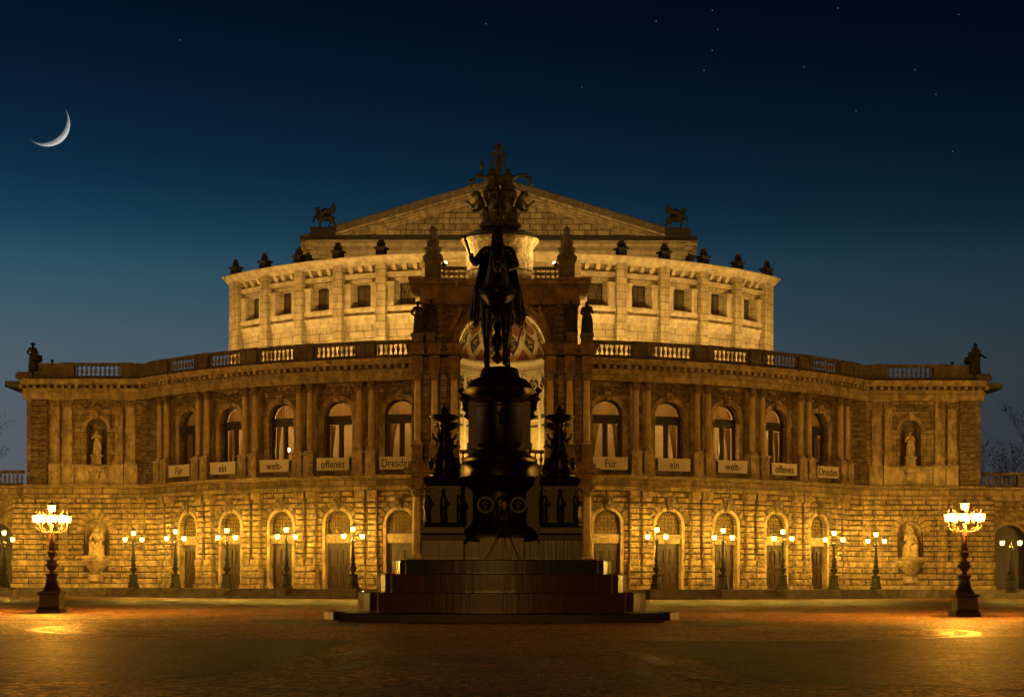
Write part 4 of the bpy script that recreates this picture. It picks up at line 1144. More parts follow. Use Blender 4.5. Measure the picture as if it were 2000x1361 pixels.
for sg in (-1, 1):
    for k in range(5):
        t = sg*math.radians(PAIR[k]); r = 39.3
        W = (r*math.sin(t)+.10, DC-r*math.cos(t), ZT+.02)
        where = pos[k]+(', left terrace' if sg < 0 else ', right terrace')
        place_lamp(*W, 0, 'three light iron lamp '+where)
place_lamp(-36.6, 112.6, ZT, 0, 'lit cast iron lamp cut off by the left edge of the photo')
place_lamp(35.9, 108.6, .45, 0, 'lit two light cast iron lamp at the right edge of the photo', two=True)
def big_lamp():
    sq = lambda mb, w, z0, z1, b=0: mb.box(-w, w, -w, w, z0, z1)
    p = MB(); sq(p, .44, 0, .12); 
    p.lathe((0, 0, 0), [(.62, .0), (.62, .13), (.54, .2), (.52, .24)], 4, a0=PI/4, a1=PI/4+2*PI); p.lathe((0, 0, 0), [(.52, .24), (.50, .68)], 4, a0=PI/4, a1=PI/4+2*PI)
    p.lathe((0, 0, 0), [(.52, .68), (.6, .72), (.6, .8)], 4, a0=PI/4, a1=PI/4+2*PI)
    base = p.mesh('lamp_pedestal', M_ironred)
    p = MB(); p.lathe((0, 0, 0), [(.34, .8), (.35, .86), (.30, .9), (.27, .98), (.24, 1.0), (.20, 1.3), (.21, 1.38), (.25, 1.42), (.25, 1.46), (.1, 1.48)], 16)
    p.lathe((0, 0, 0), [(.1, 1.46), (.11, 1.52), (.08, 1.56), (.2, 1.7), (.24, 1.78), (.2, 1.84), (.15, 1.86), (.2, 1.9), (.2, 1.94), (.08, 1.96), (.06, 2.02), (.13, 2.1), (.16, 2.22), (.16, 2.28), (.1, 2.3), (.125, 2.32), (.09, 2.62), (.11, 2.68), (.06, 3.1), (.05, 3.3), (.03, 3.6), (.03, 3.95)], 14, mod=flute(8, .05))
    for i in range(6): a = i*PI/3; p.ball((.2*math.cos(a), .2*math.sin(a), 1.78), .07, 6)
    shaft = p.mesh('lamp_post', M_ironred, smooth=True)
    arms = MB()
    for i in range(8):
        a = PI/8+i*PI/4; c, s = math.cos(a), math.sin(a)
        arms.tube([(.05*c, .05*s, 3.05), (.2*c, .2*s, 2.98), (.42*c, .42*s, 3.04), (.55*c, .55*s, 3.16), (.56*c, .56*s, 3.28)], .015, 5)
        arms.tube([(c*(.42+.07*math.cos(q*.7)), s*(.42+.07*math.cos(q*.7)), 3.1+.07*math.sin(q*.7)) for q in range(9)], .01, 4)
    arms.ring(0, 3.2, [(0.01, 0), (.02, 0), (.02, .01)], a0=0, a1=2*PI) if False else None
    armm = arms.mesh('lamp_arms', M_ironred)
    ls = []
    for i in range(8): a = PI/8+i*PI/4; ls.append((.56*math.cos(a), .56*math.sin(a), 3.3))
    ls.append((0, 0, 3.68))
    f = MB(); g_ = MB(); lantern(f, g_, (0, 0, 0), .15, .40)
    fm, gm = f.mesh('lantern', M_ironred), (g_.mesh('lamp_glass', M_frostb), CORE[0].mesh('gas_mantle', M_glowb))
    return base, shaft, armm, [(fm, gm, c) for c in ls]
BLM = big_lamp()
for (px, yb, lb) in ((101, 1198, 'tall candelabra of nine blazing lanterns on a dark pedestal, left side of the plaza'), (1884, 1201.5, 'tall candelabra of nine blazing lanterns on a dark pedestal, right side of the plaza')):
    D = HC*3000/(yb-1134)
    place_lamp((px-983)*D/3000, D, 0, 0, lb, SL=BLM, grp='big nine light candelabra on the plaza')
_mo = BLM[3][0][1][1].copy(); _mo.materials.clear(); _mo.materials.append(M_glowo)
BLO = (BLM[0], BLM[1], BLM[2], [(f, (g[0], _mo), c) for f, g, c in BLM[3]])
# the next candelabra of the square, past both sides of the picture: their light rakes the pavilions from outside
for sx in (-1, 1):
    for (x, y, q) in ((48, 91, 'nearer the opera house'), (57, 77, 'farther from the opera house')):
        place_lamp(sx*x, y, 0, 0, 'tall nine light candelabra beyond the '+('left' if sx < 0 else 'right')+' edge, '+q, SL=BLO, grp='big nine light candelabra on the plaza')
# bollards
bm_ = MB(); bm_.lathe((0, 0, 0), [(.2, 0), (.2, .5), (.18, .6), (.12, .68), (.03, .72)], 12); bmm = bm_.mesh('bollard', M_smooth, smooth=True)
o = link('bollard', bmm, None, (-31.8, 100.2, 0)); tag(o, 'pale round topped stone bollard standing clear of the left edge', 'bollard', 'stone bollards by the terrace')
o = link('bollard', bmm, None, (-33.05, 100.2, 0)); tag(o, 'pale round topped stone bollard cut off by the left edge', 'bollard', 'stone bollards by the terrace')
# ================================================================== central portal with exedra
PX = -.1
PF = Flat(101.5, dx=PX); PUF = Flat(101.5, dx=-.27)
zp = lambda y: HC+(1134-y)*.0335
p = MB(PF)
R0 = 2.8
for sg in (-1, 1):
    k = lambda a, b: (a, b) if sg > 0 else (-b, -a)
    # pier blocks, ground floor and first floor
    a, b = k(R0, 5.85); p.box(a, b, -4.6, 0, .2, 16.7-.6)
p.box(-R0, R0, -4.6, -.3, .2, 8.2)
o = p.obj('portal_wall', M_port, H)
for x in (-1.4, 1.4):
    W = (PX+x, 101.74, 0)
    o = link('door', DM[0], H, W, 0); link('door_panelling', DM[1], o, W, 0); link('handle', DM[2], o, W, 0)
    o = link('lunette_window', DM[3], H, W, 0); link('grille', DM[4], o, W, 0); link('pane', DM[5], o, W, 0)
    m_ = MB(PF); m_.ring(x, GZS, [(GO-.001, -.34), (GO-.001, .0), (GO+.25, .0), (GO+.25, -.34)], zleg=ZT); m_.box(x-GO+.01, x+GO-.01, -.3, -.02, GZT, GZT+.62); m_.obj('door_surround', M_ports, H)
q = MB(PF); c2 = MB(PF); rr = random.Random(11)
for sg in (-1, 1):
    k = lambda a, b: (a, b) if sg > 0 else (-b, -a)
    for (a, b) in ((2.82, 3.05), (3.75, 4.05), (4.85, 5.2)):
        for j in range(15):
            z0 = 8.9+j*(14.9-8.9)/15; a_, b_ = k(a, b); q.box(a_-.05, b_+.05, -.02, .22*rr.uniform(.7, 1.2), z0+.02, z0+.38, bev=.05)
    for (z0, z1, ln) in courses:
        a_, b_ = k(2.85, 5.85); blocks(q, a_, b_, z0, z1, 0, 1.0, d=.14, off=.1)
        y0 = 101.6
    # side faces of the projecting portal
    sd = MB(ID); xs = PX+sg*5.85
    for j in range(15):
        z0 = 8.9+j*.4; w_ = .12*rr.uniform(.7, 1.3); a_, b_ = sorted((xs-sg*.02, xs+sg*w_)); sd.box(a_, b_, -105.3, -101.55, z0+.02, z0+.38)
    for (z0, z1, ln) in courses:
        w_ = .12*rr.uniform(.7, 1.3); a_, b_ = sorted((xs-sg*.02, xs+sg*w_)); sd.box(a_, b_, -105.3, -101.55, z0+.02, z1-.02)
    sd.v = [(v[0], -v[1], v[2]) for v in sd.v]
    sd.obj('portal_side_facing', M_rust, H)
    # entablatures, broken forward over the columns
    a_, b_ = k(2.78, 5.88)
    for (w0, z0, z1) in ((.62, 14.93, 15.25), (.7, 15.25, 15.4), (.6, 15.4, 15.9), (.95, 16.0, 16.3), (1.15, 16.3, 16.5), (1.25, 16.5, 16.7)):
        c2.box(a_-.02-(w0-.6)*.6*(sg < 0), b_+.02+(w0-.6)*.6*(sg > 0), -4.6 if z0 > 16.3 else -.02, w0, z0, z1)
    for cc_ in (3.15, 4.42, 5.54):
        a1, b1 = k(cc_-.34, cc_+.34)
        c2.box(a1, b1, .5, 1.22, 14.94, 15.26); c2.box(a1-.04, b1+.04, .5, 1.28, 15.26, 15.39); c2.box(a1, b1, .5, 1.2, 15.39, 15.92); c2.box(a1-.1, b1+.1, .5, 1.42, 16.0, 16.32); c2.box(a1-.16, b1+.16, .5, 1.6, 16.32, 16.68)
        # pedestals
        c2.box(a1, b1, -.02, 1.2, 8.92, 9.95); c2.box(a1-.07, b1+.07, -.02, 1.28, 9.95, 10.13); c2.box(a1-.05, b1+.05, -.02, 1.25, 8.92, 9.1)
        c2.box(a1, b1, -.02, 1.2, ZT, 2.5); c2.box(a1-.06, b1+.06, -.02, 1.28, 2.5, 2.7)
        c2.box(a1-.02, b1+.02, -.02, 1.24, 7.3, 7.9)
    for j in range(7):
        a1, b1 = k(2.85+j*.44, 2.85+j*.44+.2); c2.box(a1, b1, .7, 1.1, 16.02, 16.25)
    for (w0, z0, z1) in ((1.0, 7.3, 7.6), (.7, 7.6, 8.1), (1.15, 8.1, 8.3), (1.45, 8.3, 8.6), (1.0, 8.6, 8.92)):
        c2.box(a_-.02-(w0-.6)*.6*(sg < 0), b_+.02+(w0-.6)*.6*(sg > 0), -3.5, w0, z0, z1)
q.obj('portal_rusticated_facing', M_quoin, H); c2.obj('portal_entablature', M_ports, H)
COLP = make_column(.235, 4.18); COLG = make_column(.27, 4.0)
for sg in (-1, 1):
    for cc_ in (3.15, 4.42, 5.54): put_column(COLP, (PX+sg*cc_, 100.65, 10.13), 0)
    for cc_ in (3.15, 4.42, 5.6): put_column(COLG, (PX+sg*cc_, 100.65, 2.7), 0)
# balcony floor and parapet of the exedra
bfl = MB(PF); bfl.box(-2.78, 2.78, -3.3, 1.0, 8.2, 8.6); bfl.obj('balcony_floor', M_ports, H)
balustrade(PF, -2.75, 2.75, .75, 8.6, 14)
# exedra: half cylinder wall with bands, half dome with painted panels
EX = (PX, 101.9); ER = 2.95
e_ = MB(ID)
def cyl(mb, r, z0, z1, a0=0, a1=PI, n=40):
    vs = []
    for z in (z0, z1): vs += [(EX[0]-r*math.cos(a0+(a1-a0)*i/n), EX[1]+r*math.sin(a0+(a1-a0)*i/n), z) for i in range(n+1)]
    mb.add(vs, [(i, i+1, n+2+i, n+1+i) for i in range(n)])
def cring(mb, prof, a0=0, a1=PI, n=40):   # prof (r inward depth, z)
    m = len(prof); vs = []
    for i in range(n+1):
        t = a0+(a1-a0)*i/n; vs += [(EX[0]-r*math.cos(t), EX[1]+r*math.sin(t), z) for r, z in prof]
    mb.add(vs, [(i*m+j, (i+1)*m+j, (i+1)*m+j+1, i*m+j+1) for i in range(n) for j in range(m-1)])
cyl(e_, ER, 8.6, 12.0); e_.obj('exedra_marble_wall', M_marble, H, recalc=False, smooth=True)
e_ = MB(ID); cyl(e_, ER, 12.0, 15.2); e_.obj('exedra_upper_wall', M_cream, H, recalc=False, smooth=True)
e_ = MB(ID)
cring(e_, [(ER, 15.15), (ER-.1, 15.15), (ER-.1, 15.45), (ER-.04, 15.5), (ER-.04, 15.75), (ER-.2, 15.85), (ER-.32, 16.0), (ER-.32, 16.1), (ER, 16.12)])
for z in (12.0, 12.45, 13.9): cring(e_, [(ER, z), (ER-.06, z+.02), (ER-.08, z+.1), (ER-.02, z+.14), (ER, z+.16)])
for t in (.5, 1.02, 1.57, 2.12, 2.64):
    x, y = EX[0]-(ER-.04)*math.cos(t), EX[1]+(ER-.04)*math.sin(t); e_.lathe((x, y, 0), [(.14, 8.6), (.14, 14.6), (.2, 14.8), (.22, 15.15)], 8)
e_.obj('exedra_moulding', M_cream, H, recalc=False)
e_ = MB(ID); cyl(e_, ER-.012, 12.18, 12.42); cyl(e_, ER-.012, 11.6, 11.75); e_.obj('exedra_dark_band', M_navy, H, recalc=False)
def disc(mb, t, z, rx, rz, r, n=20):     # oval patch on the cylinder wall
    vs = [(EX[0]-r*math.cos(t+rx/ER*math.cos(a)), EX[1]+r*math.sin(t+rx/ER*math.cos(a)), z+rz*math.sin(a)) for a in [2*PI*i/n for i in range(n)]]
    mb.add(vs, [tuple(range(n))])
e1 = MB(ID); e2 = MB(ID)
for t in (.26, .76, 1.3, 1.85, 2.38, 2.88):
    disc(e2, t, 13.2, .30, .50, ER-.02); disc(e1, t, 13.2, .23, .42, ER-.035)
e2.obj('oval_frame', M_cream, H, recalc=False); e1.obj('oval_panel', M_red, H, recalc=False)
gl_ = MB(ID); rr = random.Random(4)
for i in range(90):
    t = .1+2.9*i/90; gl_.ball((EX[0]-(ER-.05)*math.cos(t), EX[1]+(ER-.05)*math.sin(t), 14.55+.22*math.sin(i*1.3)+rr.uniform(-.1, .1)), .1, 5)
gl_.obj('exedra_garland', M_bronzeg, H)
# half dome
DZ = 16.12
def dome_pt(t, ph, r): return (EX[0]-r*math.cos(ph)*math.cos(t), EX[1]+r*math.cos(ph)*math.sin(t), DZ+r*math.sin(ph))
def dome_patch(mb, f, r, n=14):          # f(u,v)-> (t,ph)
    vs = [dome_pt(*f(i/n, j/n), r) for i in range(n+1) for j in range(n+1)]
    mb.add(vs, [(i*(n+1)+j, i*(n+1)+j+1, (i+1)*(n+1)+j+1, (i+1)*(n+1)+j) for i in range(n) for j in range(n)])
d = MB(ID); dome_patch(d, lambda u, v: (PI*u, PI/2*v), ER, 28); d.obj('half_dome', M_cream, H, recalc=False, smooth=True)
d1 = MB(ID); d2 = MB(ID); d3 = MB(ID); d4 = MB(ID); rr = random.Random(8)
nd = 6
for i in range(nd):
    tc_ = PI*(i+.5)/nd; hw_, hp = PI/nd*.44, .34; pc = .42
    def dia(s_): return lambda u, v: (tc_+s_*hw_*(u-v), pc+s_*hp*(u+v-1))
    dome_patch(d1, dia(.78), ER-.05, 8)
    # plain cherub-like blots replaced by loose clusters of warm dabs
    for j in range(16):
        a = rr.uniform(0, 2*PI); q_ = rr.uniform(0, .5)
        pt = dome_pt(tc_+hw_*.5*q_*math.cos(a)*1.4, pc+hp*.6*q_*math.sin(a)*1.6, ER-.06); d2.ball(pt, rr.uniform(.035, .085), 6)
    fr = [dome_pt(tc_+hw_*.9*x, pc+hp*.9*y, ER-.05) for x, y in ((-1, 0), (-.5, .5), (0, 1), (.5, .5), (1, 0), (.5, -.5), (0, -1), (-.5, -.5), (-1, 0))]
    d3.tube(fr, .05, 6)
for i in range(nd+1):
    tc_ = PI*i/nd
    # lower triangles and the ovals above, between the diamonds
    dome_patch(d4, lambda u, v: (tc_+PI/nd*.72*(u-.5)*(1-v), .03+.27*v), ER-.045, 8)
    def ov(r_): return lambda u, v: (min(PI, max(0, tc_+.26*r_*v*math.cos(2*PI*u))), .86+.26*r_*v*math.sin(2*PI*u))
    dome_patch(d4, ov(1.0), ER-.045, 18)
    d3.tube([dome_pt(min(PI-.01, max(.01, tc_+.29*math.cos(2*PI*j/20))), .86+.29*math.sin(2*PI*j/20), ER-.06) for j in range(21)], .045, 6)
d1.obj('diamond_panel', M_navy, H, recalc=False); d2.obj('painted_figures', M_fresco, H); d3.obj('dome_rib', M_cream, H); d4.obj('painted_panel', M_red, H, recalc=False)
# upper block with the great arch
U = MB(PUF); zt_ = zp(563)
U.wall_arch(-5.15, 5.15, 16.68, zt_+.3, .15, 2.92, 16.5, 16.5, depth=.5, n=30, below=False)
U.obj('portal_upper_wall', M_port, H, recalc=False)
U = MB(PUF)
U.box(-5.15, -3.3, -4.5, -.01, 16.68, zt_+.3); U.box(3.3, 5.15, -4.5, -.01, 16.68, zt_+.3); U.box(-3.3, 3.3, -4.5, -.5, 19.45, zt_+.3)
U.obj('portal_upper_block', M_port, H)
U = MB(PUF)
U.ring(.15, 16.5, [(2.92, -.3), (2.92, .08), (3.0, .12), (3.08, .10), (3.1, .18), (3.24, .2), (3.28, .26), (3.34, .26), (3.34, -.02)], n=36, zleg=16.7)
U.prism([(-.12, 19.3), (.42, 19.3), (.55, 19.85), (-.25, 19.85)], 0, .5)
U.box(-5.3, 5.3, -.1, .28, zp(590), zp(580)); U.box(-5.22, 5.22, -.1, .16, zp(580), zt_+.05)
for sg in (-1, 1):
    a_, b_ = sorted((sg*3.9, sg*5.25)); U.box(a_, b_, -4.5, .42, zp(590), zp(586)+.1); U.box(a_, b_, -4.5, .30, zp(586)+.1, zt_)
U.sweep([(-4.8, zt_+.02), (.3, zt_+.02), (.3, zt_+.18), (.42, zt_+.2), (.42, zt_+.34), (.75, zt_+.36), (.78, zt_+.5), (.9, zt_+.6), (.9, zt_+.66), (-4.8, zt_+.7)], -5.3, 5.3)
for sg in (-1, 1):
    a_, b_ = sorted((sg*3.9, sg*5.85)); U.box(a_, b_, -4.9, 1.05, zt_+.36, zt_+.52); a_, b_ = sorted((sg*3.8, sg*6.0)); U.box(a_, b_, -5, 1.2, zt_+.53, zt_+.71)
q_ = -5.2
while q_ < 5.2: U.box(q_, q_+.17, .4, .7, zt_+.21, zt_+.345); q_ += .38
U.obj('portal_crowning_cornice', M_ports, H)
# quoined side piers and spandrel reliefs
q = MB(PUF); rr = random.Random(2)
for sg in (-1, 1):
    for j in range(8):
        z0 = 16.75+j*.41
        for (a, b) in ((3.72, 4.2), (4.95, 5.15)):
            a_, b_ = sorted((sg*a, sg*b)); q.box(a_, b_, -.02, .2*rr.uniform(.6, 1.3), z0+.02, z0+.39, bev=.04)
    zz = 16.7
q.obj('portal_rusticated_facing', M_dark, H)
for sg in (-1, 1):
    parts = []; cx = sg*2.72+.0
    parts.append(('c', [(cx, -.15, 18.9), (cx+sg*.25, -.18, 18.4), (cx+sg*.6, -.12, 17.7)], [.2, .22, .1])); parts.append(('e', (cx-sg*.1, -.24, 19.2), (.13, .13, .16)))
    parts.append(('c', [(cx, -.15, 19.0), (cx-sg*.5, -.12, 19.25), (cx-sg*.95, -.1, 19.5)], [.09, .07, .05]))
    parts.append(('c', [(cx+sg*.2, -.1, 18.9), (cx+sg*.6, -.08, 19.3), (cx+sg*.95, -.05, 19.2)], [.12, .1, .05])); parts.append(('c', [(cx+sg*.2, -.1, 18.7), (cx+sg*.75, -.06, 18.9), (cx+sg*.9, -.05, 18.5)], [.12, .1, .05]))
    parts.append(('c', [(cx+sg*.25, -.12, 18.4), (cx+sg*.1, -.14, 18.1), (cx+sg*.45, -.12, 17.5)], [.14, .1, .05]))
    me = blob(parts, M_ports, .045, 1, name='spandrel_relief'); link('spandrel_relief', me, H, (PX-.17+0, 101.5, 0))
# balustrade (two tiers of openings) and obelisk pinnacles on the portal
for sg in (-1, 1):
    a_, b_ = sorted((sg*2.2, sg*3.85))
    balustrade(PUF, a_, b_, .1, zt_+.7, 5, hb=.12, hr=.14, sc_=.78)
    mb = MB(PUF); mb.sweep([(.04, zt_+1.08), (.16, zt_+1.08), (.16, zt_+1.2), (.04, zt_+1.2)], a_, b_); mb.obj('balustrade', M_ports, H)
    c = sg*4.42
    mb = MB(PUF)
    zb_ = zt_+.7
    mb.box(c-.6, c+.6, -.55, .55, zb_, zb_+.15); mb.box(c-.52, c+.52, -.48, .48, zb_+.15, zb_+1.35); mb.box(c-.66, c+.66, -.6, .6, zb_+1.35, zb_+1.5); mb.box(c-.5, c+.5, -.45, .45, zb_+1.5, zb_+1.62)
    mb.lathe((c, 0, zb_), [(.5, 1.6), (.54, 1.75), (.44, 1.8), (.52, 2.0), (.56, 2.15), (.4, 2.22), (.38, 2.5), (.44, 2.6), (.32, 2.66), (.3, 2.9), (.36, 3.0), (.2, 3.05), (.17, 3.12), (.24, 3.3), (.2, 3.45), (.03, 3.6)], 12, mod=flute(6, .05))
    for s2 in (-1, 1): mb.ball((c+s2*.5, 0, zb_+1.62), .12, 6)
    mb.obj('pinnacle', M_dark, H)
# drum shaped pedestal of the quadriga
mb = MB(ID); QX, QY = -.27, 103.9; zq0, zq1 = zt_+.7, 24.35
mb.lathe((QX, QY, 0), [(2.5, zq0), (2.5, zq0+.15), (2.2, zq0+.25), (2.12, zq0+.35), (2.12, zq0+.95), (2.15, zq0+1.0), (2.25, zq0+1.05), (2.25, zq1-.8), (2.4, zq1-.5), (2.6, zq1-.3), (2.65, zq1-.12), (2.4, zq1), (.1, zq1)], 36, sy=.75)
mb.obj('quadriga_pedestal', M_pedq, H)
# consoles and pedestals for the statues of the portal
mb = MB(PF)
for sg in (-1, 1):
    c = sg*5.55; mb.box(c-.38, c+.38, .35, 1.1, 16.7, 17.25); mb.box(c-.45, c+.45, .28, 1.18, 17.25, 17.4)
    c = sg*4.6-.1; mb.box(c-.3, c+.3, .2, .95, 16.7, 17.35); mb.box(c-.38, c+.38, .2, 1.0, 17.35, 17.5)
mb.obj('statue_console_row', M_dark, H)
# ================================================================== figures
def robed(h, arms, seed=0, lean=0, seat=False, hat=False, wide=1.0, scroll=False):
    """one continuous draped body of height h, facing -y; arms: two lists of 3 joints (fractions of h)"""
    u = h; P_ = []
    if not seat:
        P_.append(('c', [(0, 0, .52*u), (lean*.01*u, 0, .66*u), (lean*.02*u, 0, .79*u)], [.095*u*wide, .085*u*wide, .085*u*wide]))
        P_.append(('c', [(-.10*u*wide, 0, .80*u), (.10*u*wide, 0, .80*u)], [.052*u, .052*u]))
        hd = (lean*.025*u, -.015*u, .925*u)
    else:
        P_.append(('c', [(0, .06*u, .42*u), (0, .04*u, .62*u), (0, .02*u, .74*u)], [.14*u, .12*u, .11*u]))
        P_.append(('c', [(-.13*u, .02*u, .76*u), (.13*u, .02*u, .76*u)], [.075*u, .075*u]))
        for s in (-1, 1):
            P_.append(('c', [(s*.09*u, .05*u, .40*u), (s*.13*u, -.26*u, .44*u), (s*.11*u, -.22*u, .05*u)], [.11*u, .095*u, .065*u]))
            P_.append(('c', [(s*.11*u, -.22*u, .05*u), (s*.12*u, -.34*u, .03*u)], [.05*u, .035*u]))
        hd = (0, -.03*u, .925*u)
    hs = .062*u if not seat else .075*u
    P_.append(('c', [(hd[0], 0, .82*u), (hd[0], -.005*u, .87*u)], [.04*u, .037*u]))
    P_.append(('e', hd, (hs*.82, hs*.95, hs*1.15)))
    P_.append(('e', (hd[0], hd[1]+.01*u, hd[2]+.02*u), (hs*1.0, hs*1.05, hs*.95)))
    P_.append(('e', (hd[0], hd[1]-hs*.95, hd[2]-.01*u), (hs*.16, hs*.25, hs*.3)))
    if hat: P_.append(('e', (hd[0], hd[1]+.01*u, hd[2]+.045*u), (hs*1.9, hs*1.7, hs*.35))); P_.append(('e', (hd[0], hd[1], hd[2]+.07*u), (hs*.9, hs*.9, hs*.6)))
    for s, A in zip((-1, 1), arms):
        J = [(s*.115*u*wide, 0, .80*u)]+[(a[0]*u, a[1]*u, a[2]*u) for a in A]
        P_.append(('c', J, [.048*u, .04*u, .028*u][:len(J)]+[.02*u]*(len(J)-3)))
        if len(J) >= 3:      # hand with fingers
            e = Vector(J[-1]); d_ = (e-Vector(J[-2])).normalized()
            sd2 = d_.cross(Vector((0, 1, 0)));
            if sd2.length < .1: sd2 = Vector((1, 0, 0))
            sd2.normalize()
            P_.append(('c', [tuple(e), tuple(e+d_*.05*u)], [.026*u, .024*u]))
            for f in (-1.5, -.5, .5, 1.5): P_.append(('c', [tuple(e+d_*.05*u+sd2*f*.011*u), tuple(e+d_*(.095-.008*abs(f))*u+sd2*f*.013*u+Vector((0, -.012*u, 0)))], [.010*u, .008*u]))
            P_.append(('c', [tuple(e+d_*.01*u), tuple(e+d_*.04*u-sd2*.04*u)], [.012*u, .009*u]))
    rr = random.Random(seed); ph = rr.uniform(0, 6)
    def rob(mb):
        fo = lambda t, z: 1+.10*math.sin(9*t+ph+z*1.2)+.05*math.sin(17*t+ph)
        if not seat:
            mb.lathe((0, 0, 0), [(.17*u*wide, 0), (.165*u*wide, .03*u), (.15*u*wide, .25*u), (.14*u*wide, .45*u), (.105*u*wide, .58*u), (.08*u, .66*u)], 36, mod=fo, sy=.8)
            mb.tube([(-.09*u, -.05*u, .82*u), (0, -.10*u, .66*u), (.12*u, -.08*u, .55*u), (.15*u, -.02*u, .35*u), (.14*u, .0, .15*u)], [.03*u, .035*u, .045*u, .05*u, .05*u], 8)
            for s in (-1, 1): mb.ball((s*.06*u, -.14*u, .02*u), .035*u, 8, sy=1.7)
        else:
            mb.lathe((0, -.08*u, 0), [(.24*u, 0), (.25*u, .08*u), (.22*u, .3*u), (.20*u, .42*u), (.1*u, .46*u)], 40, mod=fo)
            mb.tube([(-.12*u, -.06*u, .78*u), (0, -.14*u, .6*u), (.16*u, -.12*u, .5*u), (.22*u, -.2*u, .3*u)], [.04*u, .05*u, .06*u, .05*u], 8)
            mb.box(-.22*u, .22*u, -.02*u, .22*u, 0, .38*u)
    return P_, rob
def statue(name, h, arms, loc, rz, m, label, cat='statue', grp=None, base=None, **kw):
    P_, rob = robed(h, arms, **kw)
    me = blob(P_, m, .022*h*.62, 1, extra=rob, name=name)
    o = link(name, me, None, loc, rz); tag(o, label, cat, grp)
    if base:
        mb = MB(); mb.box(-base, base, -base*.9, base*.9, -.12, .02); link('plinth', mb.mesh('plinth', m), o, loc, rz)
    return o
A_hold = [[(-.17, .0, .64), (-.08, -.14, .60)], [(.17, 0, .64), (.10, -.13, .70)]]
A_hip = [[(-.20, .02, .65), (-.12, -.04, .56)], [(.17, 0, .62), (.17, -.03, .48)]]
A_book = [[(-.17, 0, .63), (-.05, -.15, .66)], [(.17, 0, .63), (.05, -.15, .64)]]
A_flute = [[(-.2, -.03, .68), (-.06, -.15, .84)], [(.19, -.03, .7), (.05, -.16, .80)]]
# niches, first floor
for sg, ar, lb in ((-1, A_flute, 'standing draped stone figure in the upper niche of the left pavilion'), (1, A_book, 'standing draped stone figure in the upper niche of the right pavilion')):
    x = sg*30.96
    mb = MB(); mb.box(-.42, .42, -.3, .35, 0, .12); mb.box(-.36, .36, -.26, .3, .12, .62); mb.box(-.44, .44, -.32, .36, .62, .74); mb.ring(0, .37, [(.2, .26), (.2, .32), (.15, .32), (.15, .26)], a0=0, a1=2*PI)
    pm = mb.mesh('statue_pedestal', M_smooth); link('statue_pedestal', pm, H, (x, 117.0, 10.0))
    statue('statue', 1.86, ar, (x, 117.0, 10.74), 0, M_statue, lb, seed=int(3+sg))
    s_ = [[(-.22, -.06, .60), (-.12, -.3, .52)], [(.24, -.04, .6), (.16, -.26, .50)]] if sg < 0 else [[(-.2, -.06, .62), (-.04, -.2, .72)], [(.24, -.04, .6), (.14, -.3, .48)]]
    statue('statue', 2.15, s_, (x, 116.95, 3.05), 0, M_statue, 'seated stone figure in draped robe in the lower niche of the '+('left' if sg < 0 else 'right')+' pavilion', seat=True, seed=int(6+sg), base=.72)
# portal statues, dark
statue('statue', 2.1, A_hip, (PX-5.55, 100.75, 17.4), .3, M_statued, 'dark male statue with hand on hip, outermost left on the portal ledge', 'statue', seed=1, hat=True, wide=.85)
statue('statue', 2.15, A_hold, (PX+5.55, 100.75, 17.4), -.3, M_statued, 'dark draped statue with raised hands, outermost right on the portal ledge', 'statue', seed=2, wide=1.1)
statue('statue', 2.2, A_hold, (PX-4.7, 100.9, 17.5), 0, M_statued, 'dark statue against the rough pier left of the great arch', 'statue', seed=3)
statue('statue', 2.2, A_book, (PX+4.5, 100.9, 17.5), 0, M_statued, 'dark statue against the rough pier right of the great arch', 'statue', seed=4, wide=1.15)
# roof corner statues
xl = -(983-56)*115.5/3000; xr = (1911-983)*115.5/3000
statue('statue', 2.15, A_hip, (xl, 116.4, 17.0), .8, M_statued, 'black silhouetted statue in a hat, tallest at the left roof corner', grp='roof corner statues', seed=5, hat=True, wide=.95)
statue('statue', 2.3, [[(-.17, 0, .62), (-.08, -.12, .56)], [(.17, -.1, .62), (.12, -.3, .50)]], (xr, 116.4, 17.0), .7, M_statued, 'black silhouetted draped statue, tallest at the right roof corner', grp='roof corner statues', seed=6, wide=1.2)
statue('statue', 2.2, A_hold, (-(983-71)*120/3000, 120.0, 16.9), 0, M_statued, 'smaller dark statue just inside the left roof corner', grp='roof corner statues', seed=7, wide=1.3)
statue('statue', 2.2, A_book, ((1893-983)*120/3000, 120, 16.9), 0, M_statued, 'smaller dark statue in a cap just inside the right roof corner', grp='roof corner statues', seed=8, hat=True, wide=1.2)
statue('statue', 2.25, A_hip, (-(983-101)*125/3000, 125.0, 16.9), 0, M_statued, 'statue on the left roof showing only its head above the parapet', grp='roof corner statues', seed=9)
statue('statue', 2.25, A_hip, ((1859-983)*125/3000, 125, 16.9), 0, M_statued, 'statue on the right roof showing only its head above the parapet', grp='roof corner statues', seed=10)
rb = MB(ID)
for sg in (-1, 1): a, b = sorted((sg*34.5, sg*40)); rb.box(a, b, 118.0, 136, 16.2, 16.66) if False else None
rb.box(-41, -26, 117.6, 136, 16.0, 16.45); rb.box(26, 41, 117.6, 136, 16.0, 16.45)
rb.v = [(max(-38.2, min(38.2, v[0])), v[1], v[2]) for v in rb.v]
rb.obj('flat_roof', M_roof, H)
fr = MB(ARC); fr.sweep([(-7.5, 15.9), (.4, 15.9), (.4, 16.5), (-7.5, 16.5)], -a_*0-S(46.9), S(46.9)); fr.obj('flat_roof', M_step, H)
